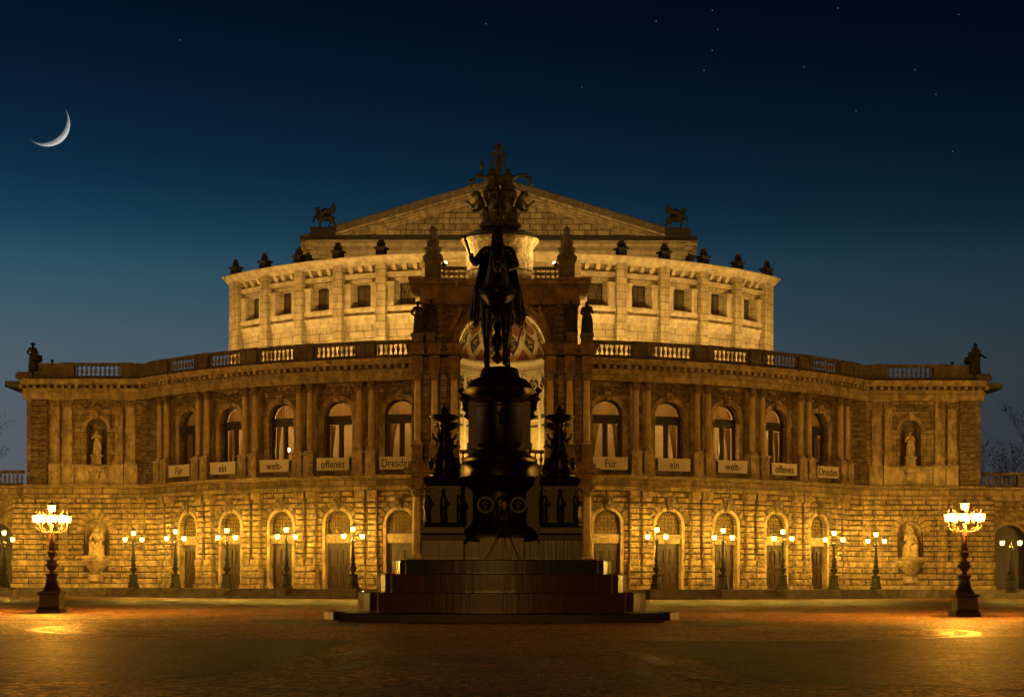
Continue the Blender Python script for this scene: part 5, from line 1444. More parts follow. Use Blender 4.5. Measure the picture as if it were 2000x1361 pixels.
# ================================================================== griffins at the gable feet
def griffin(sg):     # built facing -x (left one), mirrored for the right
    f = -sg
    P_ = [('c', [(-.55, 0, 1.25), (0, 0, 1.15), (.6, 0, 1.2)], [.36, .3, .34]),
          ('c', [(-.65, 0, 1.4), (-.75, 0, 1.85), (-.72, 0, 2.15)], [.3, .22, .18]),
          ('c', [(-.72, 0, 2.2), (-1.0, 0, 2.2), (-1.16, 0, 2.1)], [.19, .13, .05]),
          ('c', [(-.62, 0, 2.3), (-.45, 0, 2.38)], [.06, .03]),
          ('c', [(-.55, -.2, 1.15), (-.5, -.2, .65), (-.42, -.2, .1), (-.55, -.2, .05)], [.2, .13, .09, .08]),
          ('c', [(-.7, .2, 1.25), (-1.15, .2, 1.45), (-1.22, .2, .9), (-1.3, .2, .65)], [.17, .12, .1, .08]),
          ('c', [(.6, -.2, 1.15), (.75, -.2, .75), (.55, -.2, .45), (.62, -.2, .08), (.5, -.2, .05)], [.28, .18, .1, .09, .08]),
          ('c', [(.75, .2, 1.15), (1.0, .2, .75), (1.15, .2, .45), (1.08, .2, .08), (.95, .2, .05)], [.28, .18, .1, .09, .08]),
          ('c', [(.85, 0, 1.35), (1.2, 0, 1.2), (1.6, 0, .8), (1.9, 0, .45), (2.2, 0, .4)], [.09, .06, .05, .05, .06])]
    for s in (-1, 1):
        P_ += [('c', [(-.35, s*.25, 1.6), (.1, s*.4, 1.85), (.55, s*.5, 1.9), (.95, s*.52, 2.15), (1.05, s*.5, 2.5), (.9, s*.48, 2.7)], [.25, .27, .24, .2, .15, .09]),
               ('c', [(-.3, s*.25, 1.9), (.2, s*.4, 2.1), (.6, s*.5, 1.75)], [.16, .15, .12])]
    P_ = [(q[0], [(x*f*-1 if False else (x if sg < 0 else -x), y, z) for x, y, z in q[1]], q[2]) for q in P_]
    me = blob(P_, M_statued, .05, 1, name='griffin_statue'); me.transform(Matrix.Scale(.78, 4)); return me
for sg, px in ((-1, 632), (1, 1320)):
    x = (px-983)*131/3000; zb_ = zpx(447, 131)
    o = link('griffin_statue', griffin(sg), None, (x, 131.2, zb_), 0)
    tag(o, 'dark winged griffin on the '+('left' if sg < 0 else 'right')+' foot of the gable, facing outward', 'statue', 'griffins on the gable')
    mb = MB(); a, b = (-1.12, .95) if sg < 0 else (-.95, 1.12)
    mb.box(a, b, -.8, .9, -.85, -.04); mb.box(a-.05, b+.05, -.85, .95, -.1, 0)
    link('plinth', mb.mesh('plinth', M_statued), o, (x, 131.2, zb_))
# ================================================================== lyre and rayed head on the gable apex
LX, LY = (972-983)*131/3000, 131.3; z0 = zpx(352, 131)
mb = MB(); 
mb.box(-.55, .55, -.4, .4, -.4, .12); mb.box(-.3, .3, -.12, .12, .1, 2.15); 
for i in range(5): mb.tube([(-.2+.1*i, -.16, .2), (-.16+.08*i, -.16, 2.1)], .02, 5)
for s in (-1, 1):
    mb.tube([(s*.75, 0, .0), (s*.85, 0, .5), (s*.6, 0, 1.2), (s*.42, 0, 1.8), (s*.5, 0, 2.15), (s*.72, 0, 2.2)], [.12, .13, .11, .1, .12, .14], 8)
    mb.ball((s*.52, -.05, 2.16), .2, 10, sy=.7)
mb.box(-.62, .62, -.12, .12, 2.28, 2.42)
o = link('lyre_ornament', mb.mesh('lyre_ornament', M_statued), None, (LX, LY, z0)); tag(o, 'dark lyre crowned by a rayed head on the apex of the gable', 'ornament')
hp_ = [('e', (0, -.02, 2.82), (.2, .22, .29)), ('c', [(0, 0, 2.35), (0, 0, 2.65)], [.15, .11]), ('e', (0, -.24, 2.8), (.04, .06, .08)), ('e', (0, .02, 2.95), (.25, .24, .2)), ('e', (-.2, 0, 2.75), (.09, .12, .22)), ('e', (.2, 0, 2.75), (.09, .12, .22)), ('e', (0, -.2, 2.68), (.07, .05, .03))]
link('head', blob(hp_, M_statued, .03, 1, name='head'), o, (LX, LY, z0))
mb = MB()
for i in range(13):
    a = -.35+(PI+.7)*i/12; L_ = .62 if i % 2 == 0 else .5
    c, s = math.cos(a), math.sin(a); mb.tube([(.22*c, .03, 2.85+.25*s), (L_*c, .03, 2.85+(L_+.05)*s)], [.045, .01], 5)
link('ray_crown', mb.mesh('ray_crown', M_statued), o, (LX, LY, z0))
# ================================================================== panther quadriga
QO = (-.27, 103.4, zq1)
o = empty('panther_quadriga', QO); tag(o, 'green bronze chariot group with four rearing panthers and two figures, crowning the portal', 'sculpture group')
QH = o
def qlink(n, me, rz=0, off=(0, 0, 0)): return link(n, me, QH, (QO[0]+off[0], QO[1]+off[1], QO[2]+off[2]), rz)
mb = MB(); mb.lathe((0, .3, 0), [(2.45, 0), (2.45, .12), (2.3, .22), (1.2, .42), (.1, .5)], 32, sy=.75); qlink('base_plate', mb.mesh('base_plate', M_statued))
def panther(flip):
    f = flip
    Pn = [('c', [(0, .75, .85), (0, .45, 1.35), (0, .05, 2.0)], [.3, .27, .33]), ('c', [(0, .0, 2.1), (0, -.15, 2.4)], [.22, .2]),
          ('e', (0, -.32, 2.55), (.2, .24, .2)), ('c', [(0, -.42, 2.5), (0, -.62, 2.44)], [.12, .09]), ('e', (-.14, -.2, 2.74), (.06, .05, .08)), ('e', (.14, -.2, 2.74), (.06, .05, .08)),
          ('c', [(-.22, .0, 2.05), (-.3, -.4, 1.75), (-.32, -.75, 2.0), (-.32, -.85, 2.05)], [.15, .11, .08, .1]),
          ('c', [(.22, .0, 1.95), (.34, -.35, 1.45), (.32, -.7, 1.35), (.32, -.8, 1.3)], [.15, .11, .08, .1]),
          ('c', [(-.2, .75, .85), (-.26, .35, .6), (-.26, .7, .25), (-.26, .45, .06)], [.24, .16, .09, .1]),
          ('c', [(.2, .75, .85), (.26, .45, .7), (.26, .85, .3), (.26, .6, .06)], [.24, .16, .09, .1]),
          ('c', [(0, .95, .7), (0, 1.3, .5), (.1, 1.6, .8)], [.08, .06, .05])]
    return blob([(q[0], [(x*f, y, z) for x, y, z in q[1]] if q[0] == 'c' else (q[1][0]*f, q[1][1], q[1][2]), [w_*1.3 for w_ in q[2]]) for q in Pn], M_bronzeg, .05, 1, name='panther')
pA, pB = panther(1), panther(-1)
for x, y, rz, me in ((-1.35, -.1, -.95, pA), (1.35, -.1, .95, pB), (-.5, -.5, -.25, pA), (.5, -.5, .25, pB)): qlink('panther', me, rz, (x, y, .22))
mb = MB(); mb.box(-.9, .9, .2, 1.6, .3, 2.3); mb.lathe((0, .9, .3), [(.95, .4), (1.1, .6), (1.0, 1.3), (1.02, 1.9), (.95, 2.0), (.9, 1.9), (.85, .7)], 24)
for s in (-1, 1):
    for i in range(20): pass
    mb.tube([(s*1.15, .9+.6*math.cos(i*PI/10), .95+.6*math.sin(i*PI/10)) for i in range(21)], .07, 6)
    for i in range(8): a = i*PI/4; mb.tube([(s*1.15, .9, .95), (s*1.15, .9+.58*math.cos(a), .95+.58*math.sin(a))], .04, 5)
    mb.tube([(s*.3, -1.0, 1.9), (s*.5, .2, 1.6)], .03, 5)
qlink('chariot', mb.mesh('chariot', M_bronzeg))
fa = [[(-.24, -.02, .80), (-.26, -.10, 1.02)], [(.19, 0, .66), (.12, -.1, .6)]]
for i, (x, arms, sd_i) in enumerate(((-.52, fa, 21), (.52, [[(-.18, 0, .64), (-.1, -.12, .6)], [(.26, -.04, .86), (.42, -.10, .78)]], 22))):
    P_, rob = robed(2.85, arms, seed=sd_i, wide=1.45)
    qlink('figure', blob(P_, M_bronzeg, .045, 1, extra=rob, name='figure'), .15*(-1 if x > 0 else 1)*-1, (x, .85, 1.95))
mb = MB(); mb.tube([(-1.02, .55, 1.6), (-1.25, .55, 4.9)], .03, 6)
for j in range(14): mb.ball((-1.26+.07*math.cos(j*2.4), .55+.07*math.sin(j*2.4), 4.85+.035*j), .1-.004*j, 6)
qlink('thyrsus_staff', mb.mesh('thyrsus_staff', M_bronzeg))
mb = MB(); pts = [(-1.3, .7, 4.3), (-1.55, .75, 4.35), (-1.7, .75, 4.05), (-1.95, .8, 4.0), (-2.05, .8, 3.7), (-1.95, .8, 3.55)]
mb.tube(pts, [.12, .14, .1, .13, .12, .05], 7)
mb.tube([(1.45, .6, 4.3), (1.75, .6, 4.35), (2.0, .6, 4.15), (2.1, .6, 3.85), (2.15, .6, 3.6)], [.1, .1, .12, .12, .05], 7)
qlink('fluttering_drapery', mb.mesh('fluttering_drapery', M_bronzeg, smooth=True))
# ================================================================== equestrian monument
MX, MY = -.05, 50.0
MO = empty('equestrian_monument', (MX, MY, 0)); tag(MO, 'black bronze rider on a horse atop a tall pedestal with stepped granite base, centre foreground', 'monument')
ML = Loc((MX, MY, 0))
def plan(hf, yf, hl, yl, n=10):
    """front block half width hf to y=-yf, rounded side lobes out to hl, half depth yl; symmetric front/back"""
    pts = [(hf*q/8, -yf-.45*(1-(q/8)**2)*hf/4+.2) for q in range(-8, 9)]+[(hf, -yl)]
    r = hl-hf
    for i in range(n+1):
        a = -PI/2+PI*i/n; pts.append((hl-r*.8+r*.8*math.cos(a), yl*math.sin(a)))
    pts += [(hf, yl), (hf, yf), (-hf, yf), (-hf, yl)]
    for i in range(n+1):
        a = PI/2+PI*i/n; pts.append((-(hl-r*.8)+r*.8*math.cos(a), yl*math.sin(a)))
    pts.append((-hf, -yl))
    return pts
def slab(mb, pts, z0, z1, bev=.03):
    m = len(pts)
    cxy = (0, 0)
    P1 = [(x*(1-bev/4), y*(1-bev/4)) for x, y in pts]
    vs = [(x, y, z0) for x, y in pts]+[(x, y, z1-bev) for x, y in pts]+[(x, y, z1) for x, y in P1]
    mb.add(vs, [tuple(range(m)), tuple(range(3*m-1, 2*m-1, -1))]+[(k*m+j, k*m+(j+1) % m, (k+1)*m+(j+1) % m, (k+1)*m+j) for k in range(2) for j in range(m)])
M_plate = mat('worn_granite', (.018, .011, .007), rough=.5, var=.4, scale=6, bump=.2, bscale=14)
TI = [(4.80, 4.9, 5.72, 2.6, -.05, .27, M_plate), (3.7, 4.0, 4.66, 2.1, .27, .87, M_granite), (3.35, 3.3, 4.06, 1.7, .87, 1.44, M_granite), (2.95, 2.6, 3.56, 1.4, 1.44, 1.88, M_graniteg)]
for hf, yf, hl, yl, z0, z1, m in TI:
    mb = MB(ML); slab(mb, plan(hf, yf, hl, yl), z0, z1); mb.obj('granite_step', m, MO)
mb = MB(ML)
for sx in (-1, 1):
    a, b = sorted((sx*1.2, sx*2.5)); mb.box(a, b, -1.9, 1.9, 1.88, 2.5)
mb.box(-1.25, 1.25, -1.3, 1.3, 1.88, 2.5); mb.obj('granite_plinth', M_graniteg, MO)
mb = MB(ML); mb.box(-.68, .68, -2.35, 2.35, 1.88, 2.55); mb.obj('granite_plinth', M_granite, MO)
# bronze side pedestals with relief figures and the candelabra on them
for sx in (-1, 1):
    for sy in (-1, 1):
        cx, cy_ = sx*1.83, sy*1.25
        L2 = Loc((MX+cx, MY+cy_, 0))
        mb = MB(L2)
        sq4 = lambda prof: mb.lathe((0, 0, 0), [(r*1.414, z) for r, z in prof], 4, a0=PI/4, a1=PI/4+2*PI)
        sq4([(.70, 2.5), (.70, 2.66), (.66, 2.72), (.64, 2.9), (.56, 3.0), (.54, 3.05), (.54, 4.2), (.6, 4.28), (.64, 4.4), (.56, 4.46), (.46, 4.5)])
        o = mb.obj('bronze_pedestal', M_bronze, MO)
        parts = []
        for ang in range(8):
            a = ang*PI/4; x, y = .56*math.cos(a)*(1.2 if ang % 2 else 1), .56*math.sin(a)*(1.2 if ang % 2 else 1)
            sw = .05*math.sin(ang*2.1)
            parts += [('c', [(x, y, 3.1), (x+sw, y, 3.55), (x, y, 3.85)], [.1, .13, .1]), ('e', (x, y, 4.03), (.08, .08, .1)), ('c', [(x, y, 3.85), (x+.16, y*1.1, 3.65), (x+.05, y*1.25, 3.5)], [.05, .04, .035]), ('c', [(x+.05, y, 3.4), (x+.09, y*1.05, 3.1)], [.07, .05])]
        me = blob(parts, M_bronze, .03, 1, name='relief_figures'); link('relief_figures', me, o, (MX+cx, MY+cy_, 0))
        mb = MB(L2)
        mb.lathe((0, 0, 0), [(.44, 4.48), (.46, 4.6), (.38, 4.66), (.40, 4.8), (.34, 4.95), (.38, 5.1), (.28, 5.18), (.24, 5.3), (.2, 5.5), (.16, 5.75), (.2, 5.82), (.14, 5.9), (.13, 6.05), (.18, 6.15), (.13, 6.2), (.28, 6.3), (.42, 6.37), (.46, 6.43), (.44, 6.47), (.2, 6.44), (.08, 6.46)], 24, mod=flute(8, .05))
        for i in range(6):
            a = i*PI/3; mb.ball((.42*math.cos(a), .42*math.sin(a), 4.88), .1, 8, sz=1.6); mb.ball((.42*math.cos(a), .42*math.sin(a), 5.08), .055, 6)
            mb.tube([(.12*math.cos(a), .12*math.sin(a), 5.6), (.34*math.cos(a), .34*math.sin(a), 5.75), (.38*math.cos(a), .38*math.sin(a), 5.9)], [.05, .05, .03], 6)
        for i in range(7):
            a = i*.9; mb.tube([(.1*math.cos(a), .1*math.sin(a), 6.45), (.09*math.cos(a+.8), .09*math.sin(a+.8), 6.62), (.02*math.cos(a), .02*math.sin(a), 6.72+.05*(i % 3))], [.06, .045, .01], 6)
        mb.obj('candelabrum', M_bronze, MO, smooth=True)
# main pedestal, oval, with mouldings
ML2 = Loc((MX-.08, MY, 0)); mb = MB(ML2); SY = 1.45
sq = lambda t, z: 1/max(abs(math.cos(t))**5+abs(math.sin(t))**5, 1e-9)**(1/5.)*.95
mb.lathe((0, 0, 0), [(1.3, 2.5), (1.3, 2.7), (1.25, 2.8), (1.15, 3.0), (1.1, 3.15), (1.1, 4.05), (1.18, 4.15), (1.32, 4.3), (1.36, 4.48), (1.3, 4.56), (1.3, 4.85), (1.34, 4.95), (1.22, 5.05), (1.24, 5.15), (1.0, 5.3), (.92, 5.42), (.95, 5.5), (.84, 5.58), (.80, 5.66), (.80, 6.82), (.84, 6.86), (.84, 6.92), (.95, 7.0), (1.12, 7.1), (1.2, 7.25), (1.22, 7.38), (1.1, 7.44), (1.02, 7.6), (.86, 7.74), (.66, 7.82), (.64, 7.86), (.62, 8.0), (.58, 8.1), (.05, 8.1)], 48, mod=lambda t, z: (sq(t, z) if z < 2.9 else 1), sy=1.3)
PED = mb.obj('pedestal', M_bronze, MO, smooth=True)
PED.data.set_sharp_from_angle(angle=.6)
# corner pilasters with volutes
mb = MB(ML2)
for sx in (-1, 1):
    for sy in (-1, 1):
        x, y = sx*.86, sy*1.0*1.1
        mb.box(x-.13, x+.13, y-.15, y+.15, 5.5, 6.9); mb.box(x-.17, x+.17, y-.19, y+.19, 5.4, 5.6)
        mb.tube([(x+sx*.0, y, 6.7), (x+sx*.14, y, 6.62), (x+sx*.26, y, 6.72), (x+sx*.24, y, 6.9), (x+sx*.1, y, 6.95)], [.08, .1, .1, .08, .07], 8)
        mb.tube([(x+sx*.1, y, 7.0), (x+sx*.32, y, 7.1), (x+sx*.42, y, 7.25), (x+sx*.3, y, 7.36)], [.1, .11, .1, .07], 8)
mb.obj('corner_volute', M_bronze, MO)
mb = MB(ML); mb.box(-1.35, 1.35, -.9, .9, 2.5, 4.3); mb.box(-1.42, 1.42, -.97, .97, 4.3, 4.5); mb.obj('pedestal_core', M_bronze, MO)
# crest, wreaths and the figure relief at the front
mb = MB(ML)
for s in (-1, 1):
    mb.ring(s*.52, 3.62, [(.27, 1.43), (.27, 1.53), (.2, 1.53), (.2, 1.43)], a0=0, a1=2*PI, n=18); 
    for j in range(12): mb.ball((s*.52+.12*math.cos(j*2.4)*(j/12), -1.46, 3.62+.2*math.sin(j*2.4)*(j/12)), .05, 6)
mb.v = [(v[0], -abs(v[1]), v[2]) for v in mb.v]
mb.ball((0, -1.5, 3.6), .22, 12, sz=1.5, sy=.4)
mb.tube([(-.1, -1.3, 6.3), (.1, -1.3, 6.3)], .05, 6)
mb.ball((0, -1.22, 6.5), .16, 8, sy=.4); mb.tube([(-.26, -1.22, 6.42), (-.3, -1.22, 6.62), (-.1, -1.22, 6.56), (0, -1.22, 6.7), (.1, -1.22, 6.56), (.3, -1.22, 6.62), (.26, -1.22, 6.42)], .025, 5)
mb.obj('coat_of_arms', M_bronze, MO)
# the horse
HZ = 8.1; MX -= .16
hp_ = [('e', (0, -.78, 2.26), (.57, .62, .66)), ('e', (0, .05, 2.2), (.50, .95, .54)), ('e', (0, .95, 2.32), (.50, .62, .58)),
       ('c', [(0, -.95, 2.55), (0, -1.28, 3.1), (0, -1.38, 3.62)], [.42, .30, .22]),
       ('c', [(0, -1.36, 3.75), (0, -1.62, 3.35), (0, -1.80, 2.98)], [.21, .17, .115]), ('c', [(0, -1.80, 2.98), (0, -1.82, 2.86)], [.13, .10]),
       ('e', (-.15, -1.55, 3.52), (.06, .06, .07)), ('e', (.15, -1.55, 3.52), (.06, .06, .07)),
       ('c', [(-.12, -1.32, 3.9), (-.15, -1.3, 4.12)], [.07, .02]), ('c', [(.12, -1.32, 3.9), (.15, -1.3, 4.12)], [.07, .02]),
       ('c', [(-.3, -.85, 2.0), (-.33, -.9, 1.55), (-.34, -1.0, .95), (-.33, -.95, .45), (-.33, -.98, .2)], [.27, .19, .14, .10, .12]),
       ('c', [(-.33, -.98, .2), (-.33, -1.05, .05)], [.085, .11]),
       ('c', [(.28, -.85, 2.0), (.29, -1.1, 1.6), (.28, -1.25, 1.0), (.27, -1.2, .5), (.27, -1.22, .2)], [.27, .19, .145, .10, .125]),
       ('c', [(.27, -1.22, .2), (.27, -1.3, .05)], [.09, .125]),
       ('c', [(-.3, 1.0, 2.1), (-.34, .8, 1.55), (-.34, 1.2, 1.0), (-.34, 1.05, .45), (-.34, 1.05, .1)], [.32, .22, .12, .08, .11]),
       ('c', [(.3, 1.0, 2.1), (.34, .55, 1.55), (.34, .85, 1.0), (.34, .7, .45), (.34, .68, .1)], [.32, .22, .12, .08, .11]),
       ('c', [(-.2, -1.2, 2.2), (0, -1.32, 2.3), (.2, -1.2, 2.2)], [.22, .2, .22])]
ho = link('horse', blob(hp_, M_bronze, .035, 2, name='horse'), MO, (MX, MY, HZ))
mb = MB(); 
mb.tube([(0, -1.05, 3.9), (-.05, -1.0, 3.5), (-.12, -.85, 3.0), (-.1, -.7, 2.7)], [.06, .13, .14, .06], 8)
mb.tube([(.0, -1.5, 3.95), (0, -1.6, 3.75)], [.08, .03], 6)
link('mane', mb.mesh('mane', M_bronze, smooth=True), ho, (MX, MY, HZ))
mb = MB(); mb.tube([(0, 1.45, 2.6), (0, 1.75, 2.35), (0, 1.8, 1.8), (0, 1.72, 1.1), (0, 1.7, .6), (0, 1.72, .42)], [.12, .2, .27, .32, .22, .04], 10)
link('tail', mb.mesh('tail', M_bronze, smooth=True), ho, (MX, MY, HZ))
mb = MB()
mb.tube([(-.2, -1.5, 3.5), (0, -1.68, 3.5), (.2, -1.5, 3.5)], .022, 6); mb.tube([(-.14, -1.74, 3.1), (0, -1.9, 3.12), (.14, -1.74, 3.1)], .022, 6)
for s in (-1, 1): mb.tube([(s*.15, -1.74, 3.08), (s*.26, -1.2, 3.0), (s*.2, -.55, 3.25)], .018, 5); mb.tube([(s*.19, -1.35, 3.8), (s*.16, -1.74, 3.1)], .02, 5)
for s in (-1, 1): mb.tube([(s*.42, -1.05, 2.5), (s*.25, -1.3, 2.28), (0, -1.42, 2.2)], .03, 5)
mb.lathe((0, -.1, 2.6), [(.5, 0), (.52, .12), (.3, .2)], 16, sy=1.2)
link('bridle_and_saddle', mb.mesh('bridle_and_saddle', M_bronze), ho, (MX, MY, HZ))
# the rider
rp = [('c', [(0, .05, 2.85), (0, .0, 3.25), (0, -.02, 3.7)], [.33, .29, .33]), ('c', [(-.36, -.02, 3.82), (.36, -.02, 3.82)], [.19, .19]),
      ('c', [(0, -.02, 3.9), (0, -.04, 4.1)], [.12, .11]), ('e', (0, -.07, 4.34), (.155, .19, .235)), ('e', (0, -.02, 4.44), (.175, .19, .15)), ('e', (0, -.27, 4.32), (.03, .045, .06)),
      ('e', (-.165, -.04, 4.33), (.03, .05, .06)), ('e', (.165, -.04, 4.33), (.03, .05, .06)), ('e', (0, -.2, 4.2), (.09, .08, .08)),
      ('c', [(-.42, 0, 3.8), (-.72, -.15, 3.45), (-.85, -.55, 3.5)], [.17, .14, .09]), ('c', [(-.85, -.55, 3.5), (-.87, -.68, 3.52)], [.08, .07]),
      ('c', [(.42, 0, 3.8), (.58, -.1, 3.35), (.36, -.55, 3.15)], [.17, .14, .09]), ('c', [(.36, -.55, 3.15), (.3, -.68, 3.16)], [.08, .07])]
for s in (-1, 1):
    rp += [('c', [(s*.2, .05, 2.85), (s*.56, -.45, 2.45), (s*.66, -.35, 1.7), (s*.68, -.38, 1.42)], [.24, .20, .14, .10]), ('c', [(s*.68, -.38, 1.40), (s*.74, -.72, 1.34)], [.1, .07])]
for s, (hx, hy, hz) in ((-1, (-.87, -.68, 3.52)), (1, (.3, -.68, 3.16))):
    for f in range(4): rp.append(('c', [(hx+(f-1.5)*.0, hy-.04, hz-.05+f*.035), (hx+.07, hy-.10, hz-.05+f*.035), (hx+.11, hy-.04, hz-.05+f*.035)], [.026, .024, .02]))
    rp.append(('c', [(hx, hy, hz+.05), (hx+.07, hy-.05, hz+.11)], [.028, .022]))
ri = link('rider', blob(rp, M_bronze, .032, 2, name='rider'), MO, (MX, MY, HZ))
mb = MB()
mb.tube([(-.72, -.75, 3.30), (-.88, -.70, 3.6), (-1.02, -.66, 4.05), (-1.05, -.66, 4.14)], [.03, .035, .045, .02], 8); mb.ball((-1.05, -.66, 4.16), .07, 8)
link('sceptre', mb.mesh('sceptre', M_bronze), ri, (MX, MY, HZ))
# mantle: a thick cloth from the shoulders down over both flanks
mb = MB(); n = 26; rows = 12
for lay in (0, 1):
    vs = []
    for j in range(rows+1):
        v = j/rows
        for i in range(n+1):
            u = -1+2*i/n; a = u*1.9                                # wraps round the back from flank to flank
            r = .42+.50*v**.7; fold = 1+.06*math.sin(i*2.3)*v
            x = math.sin(a)*r*fold; y = .05+math.cos(a)*r*1.15*fold
            z = 3.86-2.25*v+.35*v*abs(math.cos(a))*.4
            x = max(-.92, min(.92, x)) if v > .3 else x
            k_ = 1-.07*lay
            vs.append((x*k_, y*k_, z))
    mb.add(vs, [(j*(n+1)+i, j*(n+1)+i+1, (j+1)*(n+1)+i+1, (j+1)*(n+1)+i) for j in range(rows) for i in range(n)])
link('mantle', mb.mesh('mantle', M_bronze, smooth=True, recalc=False), ri, (MX, MY, HZ))
mb = MB()
for s in (-1, 1):
    mb.tube([(s*.80+.12*math.cos(i*PI/5), -.55, 1.36+.13*math.sin(i*PI/5)) for i in range(11)], .022, 6); mb.tube([(s*.80, -.55, 1.5), (s*.6, -.25, 2.6)], .018, 5)
mb.tube([(.7, .1, 2.5), (.86, .15, 1.6), (.62, .35, .7)], .03, 6)
link('stirrups_and_sabre', mb.mesh('stirrups_and_sabre', M_bronze), ri, (MX, MY, HZ))

# ================================================================== photographer on the top step
M_cloth = mat('dark_clothing', (.010, .009, .009), rough=.9, var=.3, scale=8, bump=.3, bscale=12)
M_skin = mat('skin', (.42, .22, .13), rough=.55, var=.1)
M_hair = mat('hair', (.02, .012, .008), rough=.6)
PXX, PYY, PZ = .03, 47.85, 1.885
pp = [('c', [(0, .02, 1.02), (0, .0, 1.25), (0, -.03, 1.44)], [.165, .15, .17]), ('c', [(-.19, -.03, 1.47), (.19, -.03, 1.47)], [.075, .075]), ('e', (0, .02, .98), (.18, .14, .14)),
      ('c', [(-.2, -.03, 1.46), (-.27, -.12, 1.2), (-.07, -.36, 1.26)], [.07, .06, .045]), ('c', [(.2, -.03, 1.46), (.28, -.12, 1.2), (.08, -.36, 1.24)], [.07, .06, .045])]
for s in (-1, 1): pp += [('c', [(s*.1, .02, .95), (s*.13, -.0, .52), (s*.14, .03, .12)], [.115, .085, .065]), ('c', [(s*.14, .03, .08), (s*.16, -.16, .045)], [.055, .045])]
me = blob(pp, M_cloth, .022, 2, name='person'); po_ = link('person', me, None, (PXX, PYY, PZ)); tag(po_, 'person in dark clothes bent over a tripod on the top step of the monument', 'person')
hp2 = [('c', [(0, -.05, 1.5), (0, -.09, 1.6)], [.055, .055]), ('e', (0, -.12, 1.72), (.078, .095, .118)), ('e', (0, -.21, 1.70), (.016, .028, .026)), ('e', (0, -.20, 1.655), (.028, .015, .01)), ('e', (-.078, -.11, 1.71), (.014, .022, .03)), ('e', (.078, -.11, 1.71), (.014, .022, .03)),
       ('e', (-.03, -.196, 1.735), (.016, .014, .008)), ('e', (.03, -.196, 1.735), (.016, .014, .008)), ('e', (0, -.18, 1.63), (.04, .035, .025))]
link('head', blob(hp2, M_skin, .009, 1, name='head'), po_, (PXX, PYY, PZ))
link('hair', blob([('e', (0, -.09, 1.775), (.088, .10, .085)), ('e', (0, -.05, 1.70), (.085, .07, .1))], M_hair, .015, 1, name='hair'), po_, (PXX, PYY, PZ))
for s in (-1, 1):
    bx, by, bz = s*.075, -.40, 1.25
    hh_ = [('c', [(bx, by+.03, bz), (bx-s*.01, by-.05, bz+.01)], [.036, .034])]
    for f in range(4): hh_.append(('c', [(bx-s*.01, by-.07+.004*f, bz+.035-.022*f), (bx-s*.045, by-.10+.006*f, bz+.035-.022*f), (bx-s*.065, by-.075, bz+.03-.022*f)], [.0105, .0095, .008]))
    hh_.append(('c', [(bx-s*.005, by-.01, bz+.03), (bx-s*.03, by-.04, bz+.058), (bx-s*.045, by-.06, bz+.06)], [.013, .011, .009]))
    link('hand', blob(hh_, M_skin, .006, 1, name='hand'), po_, (PXX, PYY, PZ))
tp = (PXX+.0, PYY-.5, PZ)
tr = empty('tripod', tp); tag(tr, 'thin legged black camera tripod on the top step in front of the dark clothed person', 'tripod')
for (x, y) in ((-.58, -.05), (.46, -.1), (0.05, .42)):
    mb = MB(); mb.tube([(0, 0, 1.08), (x*.45, y*.45, .62)], .017, 6); mb.tube([(x*.45, y*.45, .62), (x, y, 0.01)], .012, 6); link('leg', mb.mesh('leg', M_cloth), tr, tp)
mb = MB(); mb.lathe((0, 0, 0), [(.02, .8), (.02, 1.05), (.045, 1.06), (.045, 1.1), (.025, 1.12), (.03, 1.18)], 10); link('centre_column', mb.mesh('centre_column', M_cloth), tr, tp)
ca_ = MB(); ca_.box(-.07, .07, -.04, .04, 1.185, 1.285, bev=.008); ca_.box(-.03, .03, -.035, .035, 1.285, 1.315); ca_.tube([(0, -.04, 1.235), (0, -.17, 1.235)], .036, 12)
cam_o = link('camera_body', ca_.mesh('camera_body', M_cloth), None, tp); tag(cam_o, 'small black camera mounted on the tripod on the monument step', 'camera')
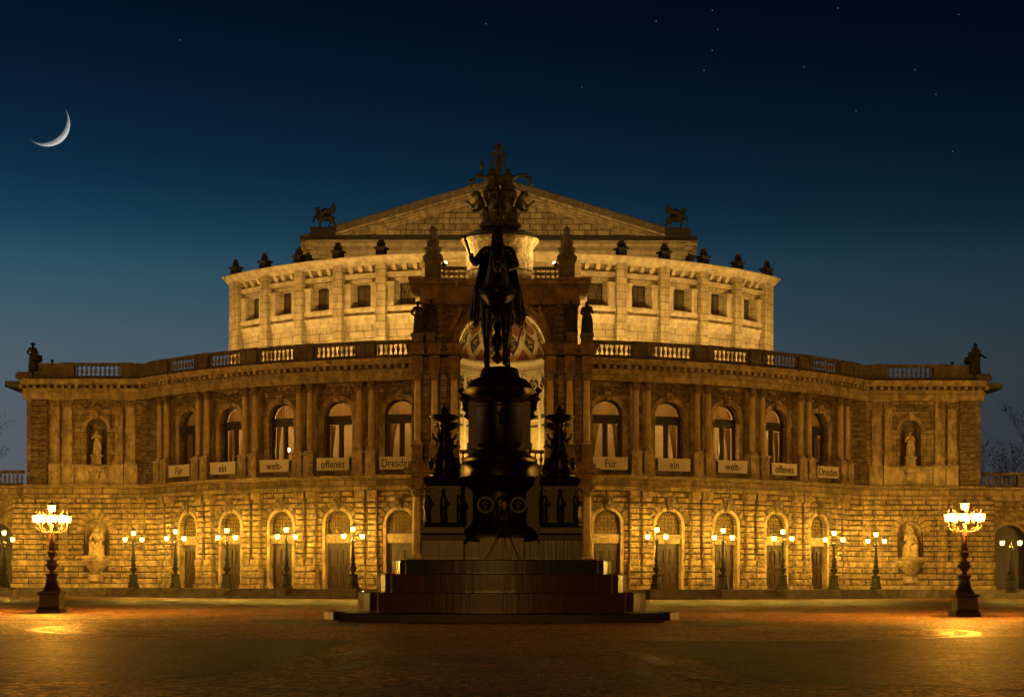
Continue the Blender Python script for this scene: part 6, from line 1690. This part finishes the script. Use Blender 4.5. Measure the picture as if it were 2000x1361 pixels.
# ================================================================== low side wings beyond the pavilions
for sg in (-1, 1):
    F = Flat(118.5); k = lambda a, b: (a, b) if sg > 0 else (-b, -a)
    base = empty('side_wing', (sg*50, 118.5, 0)); tag(base, 'single storey rusticated stone wing with roof balustrade, at the far '+('left' if sg < 0 else 'right'), 'building')
    mb = MB(F); a, b = k(36.5, 75)
    ac = sg*39.1 if sg < 0 else 39.0
    mb.wall_arch(a, b, .2, 7.5, ac, 1.3, ZT, 4.3, depth=.9, below=False); mb.add([(a, -.0, 7.5), (b, 0, 7.5), (b, -14, 7.5), (a, -14, 7.5)], [(0, 1, 2, 3)]); mb.obj('wall', M_ash, base, recalc=False)
    rf = MB(F)
    for j, (z0, z1, ln) in enumerate(courses):
        zm = (z0+z1)/2; hf = 1.5 if zm < 4.3 else (math.sqrt(max(0, 1.95**2-(z1-4.3)**2)) if z0 < 6.2 else 0)
        if hf > .1: blocks(rf, a, ac-hf, z0, z1, 0, ln, off=.15*(-1)**j); blocks(rf, ac+hf, b, z0, z1, 0, ln, off=.15*(-1)**j)
        else: blocks(rf, a, b, z0, z1, 0, ln, off=.15*(-1)**j)
    rf.obj('rusticated_stone_facing', M_rust, base)
    m2 = MB(F); m2.sweep(LEDGE, a, b); m2.ring(ac, 4.3, [(1.31, -.3), (1.31, .1), (1.5, .1), (1.5, -.02)], zleg=ZT)
    m2.obj('cornice', M_smooth, base)
    m3 = MB(F); m3.box(ac-1.3, ac+1.3, -.95, -.85, ZT, 5.7); m3.box(ac-.05, ac+.05, -.9, -.8, ZT, 4.2); m3.box(ac-1.3, ac+1.3, -.9, -.78, 4.0, 4.25)
    m3.obj('gate', M_frame, base)
    q0 = 37.0
    while q0 < 60:
        a1, b1 = k(q0, q0+2.6); balustrade(F, a1, b1, .0, 8.46, 8, parent=base, m=M_dark); a1, b1 = k(q0+2.6, q0+3.3); post(F, a1, b1, 0, 8.46, 1.2, parent=base, split=False, m=M_dark); q0 += 3.3
# ================================================================== trees
def tree(x, y, h, seed, lab, spread=1.0):
    rr = random.Random(seed); t = empty('tree', (x, y, 0)); tag(t, lab, 'tree', 'trees behind the side wings')
    mb = MB(); tips = []
    def br(p, d, L_, r, dep):
        n = 4; pts = [p]; q = p.copy(); dd = d.copy()
        for i in range(n):
            dd = (dd+Vector((rr.uniform(-.2, .2), rr.uniform(-.2, .2), rr.uniform(-.05, .15)))).normalized(); q = q+dd*L_/n; pts.append(q.copy())
        mb.tube(pts, [r*(1-.5*i/n) for i in range(n+1)], 5 if dep < 3 else 3, caps=False)
        if dep >= 5: tips.append(q); return
        for i in range(3 if dep < 4 else 4):
            a = rr.uniform(0, 2*PI); s = rr.uniform(.35, .8)*spread
            nd_ = (dd+Vector((math.cos(a)*s, math.sin(a)*s, rr.uniform(-.1, .3)))).normalized()
            br(pts[rr.choice([2, 3, 4])], nd_, L_*rr.uniform(.6, .82), r*.5, dep+1)
            if dep >= 4: tips.append(pts[-1])
    br(Vector((x, y, 0)), Vector((0, 0, 1)), h*.42, .26, 0)
    mb.obj('trunk', M_bark, t, recalc=False)
    lf = MB()
    for q in tips:
        for i in range(2):
            c = q+Vector((rr.gauss(0, .22), rr.gauss(0, .22), rr.gauss(0, .22))); s = rr.uniform(.04, .1); u = Vector((rr.uniform(-1, 1), rr.uniform(-1, 1), rr.uniform(-1, 1))).normalized()*s; v = Vector((rr.uniform(-1, 1), rr.uniform(-1, 1), rr.uniform(-1, 1))).normalized()*s
            lf.add([tuple(c-u), tuple(c+v), tuple(c+u), tuple(c-v)], [(0, 1, 2, 3)])
    lf.obj('crown', M_leafm, t, recalc=False)
tree(43.6, 136, 17.5, 3, 'sparse leafed tree right behind the right pavilion, taller of the two')
tree(46.8, 138, 14.5, 8, 'lower sparse tree at the right edge of the photo')
tree(-45.6, 134, 15, 5, 'bare twiggy tree cut off by the left edge of the photo')
# ================================================================== floodlights
def aim(o, tgt):
    d = Vector(tgt)-o.location; o.rotation_euler = d.to_track_quat('-Z', 'Y').to_euler()
FM = MB(); FM.box(-.2, .2, -.13, .13, -.02, .24); FM.box(-.23, .23, -.15, .15, -.08, -.02); FM.tube([(-.26, 0, .1), (-.26, 0, .4), (.26, 0, .4), (.26, 0, .1)], .015, 5)
fm_ = FM.mesh('floodlight', M_iron)
def lens_mesh(s):
    m = MB(); m.add([(-.19, -.12, -.085), (.19, -.12, -.085), (.19, .12, -.085), (-.19, .12, -.085)], [(0, 1, 2, 3)])
    return m.mesh('lens', emis('flood_lens', FLOOD_COL, s))
LENS = lens_mesh(40)
bu = MB(); bu.ball((0, 0, 0), .11, 10); BULB = bu.mesh('flood_bulb', emis('flood_bulb', FLOOD_COL, 30))
def flood(loc, tgt, power, label, grp, size=.3, spread=160):
    o = bpy.data.objects.new('floodlight', fm_); C.objects.link(o); o.location = loc; aim(o, tgt); tag(o, label, 'floodlight', grp)
    l = bpy.data.objects.new('lens', LENS); C.objects.link(l); l.parent = o
    bb = bpy.data.objects.new('flood_bulb', BULB); C.objects.link(bb); bb.parent = o; bb.location = (0, 0, -.13)
    d = bpy.data.lights.new('flood_light', 'AREA'); d.shape = 'SQUARE'; d.size = size; d.energy = power; d.color = FLOOD_COL; d.spread = math.radians(spread)
    q = bpy.data.objects.new('flood_light', d); C.objects.link(q); q.parent = o; q.location = (0, 0, -.26)
    return o
for i in range(12):
    th = (-46+92*i/11) if True else 0
    if abs(th) < 9: th = 9*(1 if th > 0 else -1)
    t = math.radians(th); r = RF-.6; P0 = (r*math.sin(t), DC-r*math.cos(t), 16.75); r2 = RD; P1 = (r2*math.sin(t), DC-r2*math.cos(t), 21.5)
    flood(P0, P1, 330, 'floodlight on the foyer roof hidden behind the balustrade, aimed at the upper drum', 'floodlights behind the balustrade')
for x in (-11, -5.5, 5.5, 11):
    flood((x-.3, DC-math.sqrt(26.8**2-x*x), zl['ctop']+.16), (x*1.0, 132, 31.5), 430, 'floodlight on the drum roof hidden behind the cornice, aimed at the gable', 'floodlights on the drum roof')
for sg in (-1, 1):
    flood((-.27+sg*3.72, 102.7, 22.35), (-.27+sg*1.2, 103.2, 25.6), 150, 'bright floodlight beside the '+('left' if sg < 0 else 'right')+' pinnacle, aimed at the bronze chariot group', 'floodlights on the portal')
    flood((PX+sg*1.9, 100.9, 8.75), (PX-sg*.3, 104.6, 14.5), 150, 'floodlight on the balcony floor inside the arched niche', 'floodlights in the niche')
# ================================================================== split far-apart pieces of one kind into parts of their own
def split_far(o, gap=.25, cap=60):
    me = o.data; n = len(me.vertices)
    par = list(range(n))
    def fd(a):
        while par[a] != a: par[a] = par[par[a]]; a = par[a]
        return a
    for p_ in me.polygons:
        v = p_.vertices; a = fd(v[0])
        for b in v[1:]: par[fd(b)] = a
    isl = {}
    for i in range(n): isl.setdefault(fd(i), []).append(i)
    ks = list(isl); B = []
    for k_ in ks:
        c = [me.vertices[i].co for i in isl[k_]]
        B.append([min(q[j] for q in c)-gap/2 for j in range(3)]+[max(q[j] for q in c)+gap/2 for j in range(3)])
    m = len(ks); cp_ = list(range(m))
    def f2(a):
        while cp_[a] != a: cp_[a] = cp_[cp_[a]]; a = cp_[a]
        return a
    for i in range(m):
        bi = B[i]
        for j in range(i+1, m):
            bj = B[j]
            if bi[0] <= bj[3] and bj[0] <= bi[3] and bi[1] <= bj[4] and bj[1] <= bi[4] and bi[2] <= bj[5] and bj[2] <= bi[5]:
                a, b = f2(i), f2(j)
                if a != b: cp_[a] = b
    roots = sorted({f2(i) for i in range(m)})
    if not 1 < len(roots) <= cap: return
    own = {}
    for i, k_ in enumerate(ks):
        for v in isl[k_]: own[v] = f2(i)
    for ri_, r_ in enumerate(roots):
        bm = bmesh.new(); bm.from_mesh(me); bm.verts.ensure_lookup_table()
        bmesh.ops.delete(bm, geom=[v for v in bm.verts if own[v.index] != r_], context='VERTS')
        m2_ = me.copy() if ri_ else me.copy(); bm.to_mesh(m2_); bm.free()
        if ri_ == 0: first = m2_
        else:
            c = o.copy(); c.data = m2_; C.objects.link(c)
    o.data = first
SPL = ('portal_entablature', 'modillion_row', 'ground_floor_wall', 'upper_drum_moulding', 'rusticated_stone_facing', 'portal_rusticated_facing', 'corner_volute', 'statue_console_row', 'upper_drum_corner',
       'upper_drum_cornice', 'main_entablature', 'string_course', 'portal_wall', 'exedra_moulding', 'oval_panel', 'oval_frame', 'side_entablature', 'ground_floor_moulding', 'niche_surround_moulding', 'flat_roof', 'upper_wall',
       'diamond_panel', 'painted_panel', 'painted_figures', 'portal_upper_block', 'portal_side_facing', 'door_surround', 'window_surround', 'rusticated_pilaster', 'foyer_wall', 'garland_frieze', 'fluttering_drapery', 'granite_plinth', 'stirrups_and_sabre', 'portal_crowning_cornice', 'wall', 'cornice', 'rusticated_base_course', 'coat_of_arms')
for o_ in list(bpy.data.objects):
    if o_.type == 'MESH' and o_.parent and o_.name.split('.')[0] in SPL and o_.data.users == 1: split_far(o_)
# ================================================================== moon and stars
MD = 6000.0
def sky_pt(px, py, D): return Vector(((px-983)*D/3000, D, HC+(1134-py)*D/3000))
mc = sky_pt(87.6, 240.7, MD); mr = 45.6*MD/3000
Ld = Vector((.70*.70, .66, -.70*.70)).normalized()   # light from behind the disc, lower right
view = (Vector((0, 0, HC))-mc).normalized()
rgt = Vector((0, 0, 1)).cross(-view).normalized()*-1; rgt = (-view).cross(Vector((0, 0, 1))).normalized(); upv = rgt.cross(-view).normalized()
Lw = (rgt*.7071-upv*.7071)*.66-view*.75; Lw.normalize()
# a lune: great-circle fan between limb and terminator
pole = (rgt*.7071+upv*.7071).normalized(); e1 = (rgt*.7071-upv*.7071).normalized()
vs = []; n1, n2 = 48, 12
a0 = math.acos(.75); 
for i in range(n1+1):
    la = -PI/2+PI*i/n1
    for j in range(n2+1):
        lo = a0*j/n2*1.0            # 0 = limb, a0 = terminator, measured from e1 towards the viewer
        d_ = pole*math.sin(la)+(e1*math.cos(lo)+view*math.sin(lo))*math.cos(la)
        vs.append(tuple(d_*mr))
me = bpy.data.meshes.new('moon'); me.from_pydata(vs, [], [(i*(n2+1)+j, i*(n2+1)+j+1, (i+1)*(n2+1)+j+1, (i+1)*(n2+1)+j) for i in range(n1) for j in range(n2)])
m = bpy.data.materials.new('moonlit_surface'); m.use_nodes = True; nt = m.node_tree; N = nt.nodes; L = nt.links; N.remove(N['Principled BSDF'])
ge = N.new('ShaderNodeNewGeometry'); dp_ = N.new('ShaderNodeVectorMath'); dp_.operation = 'DOT_PRODUCT'; nv_ = N.new('ShaderNodeVectorMath'); nv_.operation = 'NORMALIZE'
tc = N.new('ShaderNodeTexCoord'); L.new(tc.outputs['Object'], nv_.inputs[0]); L.new(nv_.outputs[0], dp_.inputs[0]); dp_.inputs[1].default_value = tuple(Lw)
mr_ = N.new('ShaderNodeMapRange'); L.new(dp_.outputs['Value'], mr_.inputs[0]); mr_.inputs[1].default_value = 0; mr_.inputs[2].default_value = .5; mr_.inputs[3].default_value = .12; mr_.inputs[4].default_value = .78
nz = N.new('ShaderNodeTexNoise'); nz.inputs['Scale'].default_value = .05; nz.inputs['Detail'].default_value = 6; L.new(tc.outputs['Object'], nz.inputs['Vector'])
m5 = N.new('ShaderNodeMapRange'); L.new(nz.outputs['Fac'], m5.inputs[0]); m5.inputs[1].default_value = .35; m5.inputs[2].default_value = .65; m5.inputs[3].default_value = .75; m5.inputs[4].default_value = 1.1
mm = N.new('ShaderNodeMath'); mm.operation = 'MULTIPLY'; L.new(mr_.outputs[0], mm.inputs[0]); L.new(m5.outputs[0], mm.inputs[1])
em = N.new('ShaderNodeEmission'); em.inputs[0].default_value = (.96, .97, 1, 1); L.new(mm.outputs[0], em.inputs[1]); L.new(em.outputs[0], N['Material Output'].inputs[0])
me.materials.append(m); o = bpy.data.objects.new('moon', me); C.objects.link(o); o.location = mc; tag(o, 'thin white crescent moon in the dark blue sky, upper left', 'moon')
sm_ = MB(); sm_.ball((0, 0, 0), 1.7, 6); stm = sm_.mesh('star', emis('star_light', (.75, .8, 1), .3))
for px, py in ((947, 47), (350, 80), (1135, 170), (1279, 41), (1389, 20), (1400, 57), (1389, 98), (1373, 137), (1568, 130), (1634, 15), (1870, 27), (1785, 135), (1826, 183), (1670, 215), (1859, 294)):
    o = bpy.data.objects.new('star', stm); C.objects.link(o); o.location = sky_pt(px, py, MD); tag(o, 'tiny faint white star in the dark sky above the opera house', 'star', 'faint stars in the night sky')
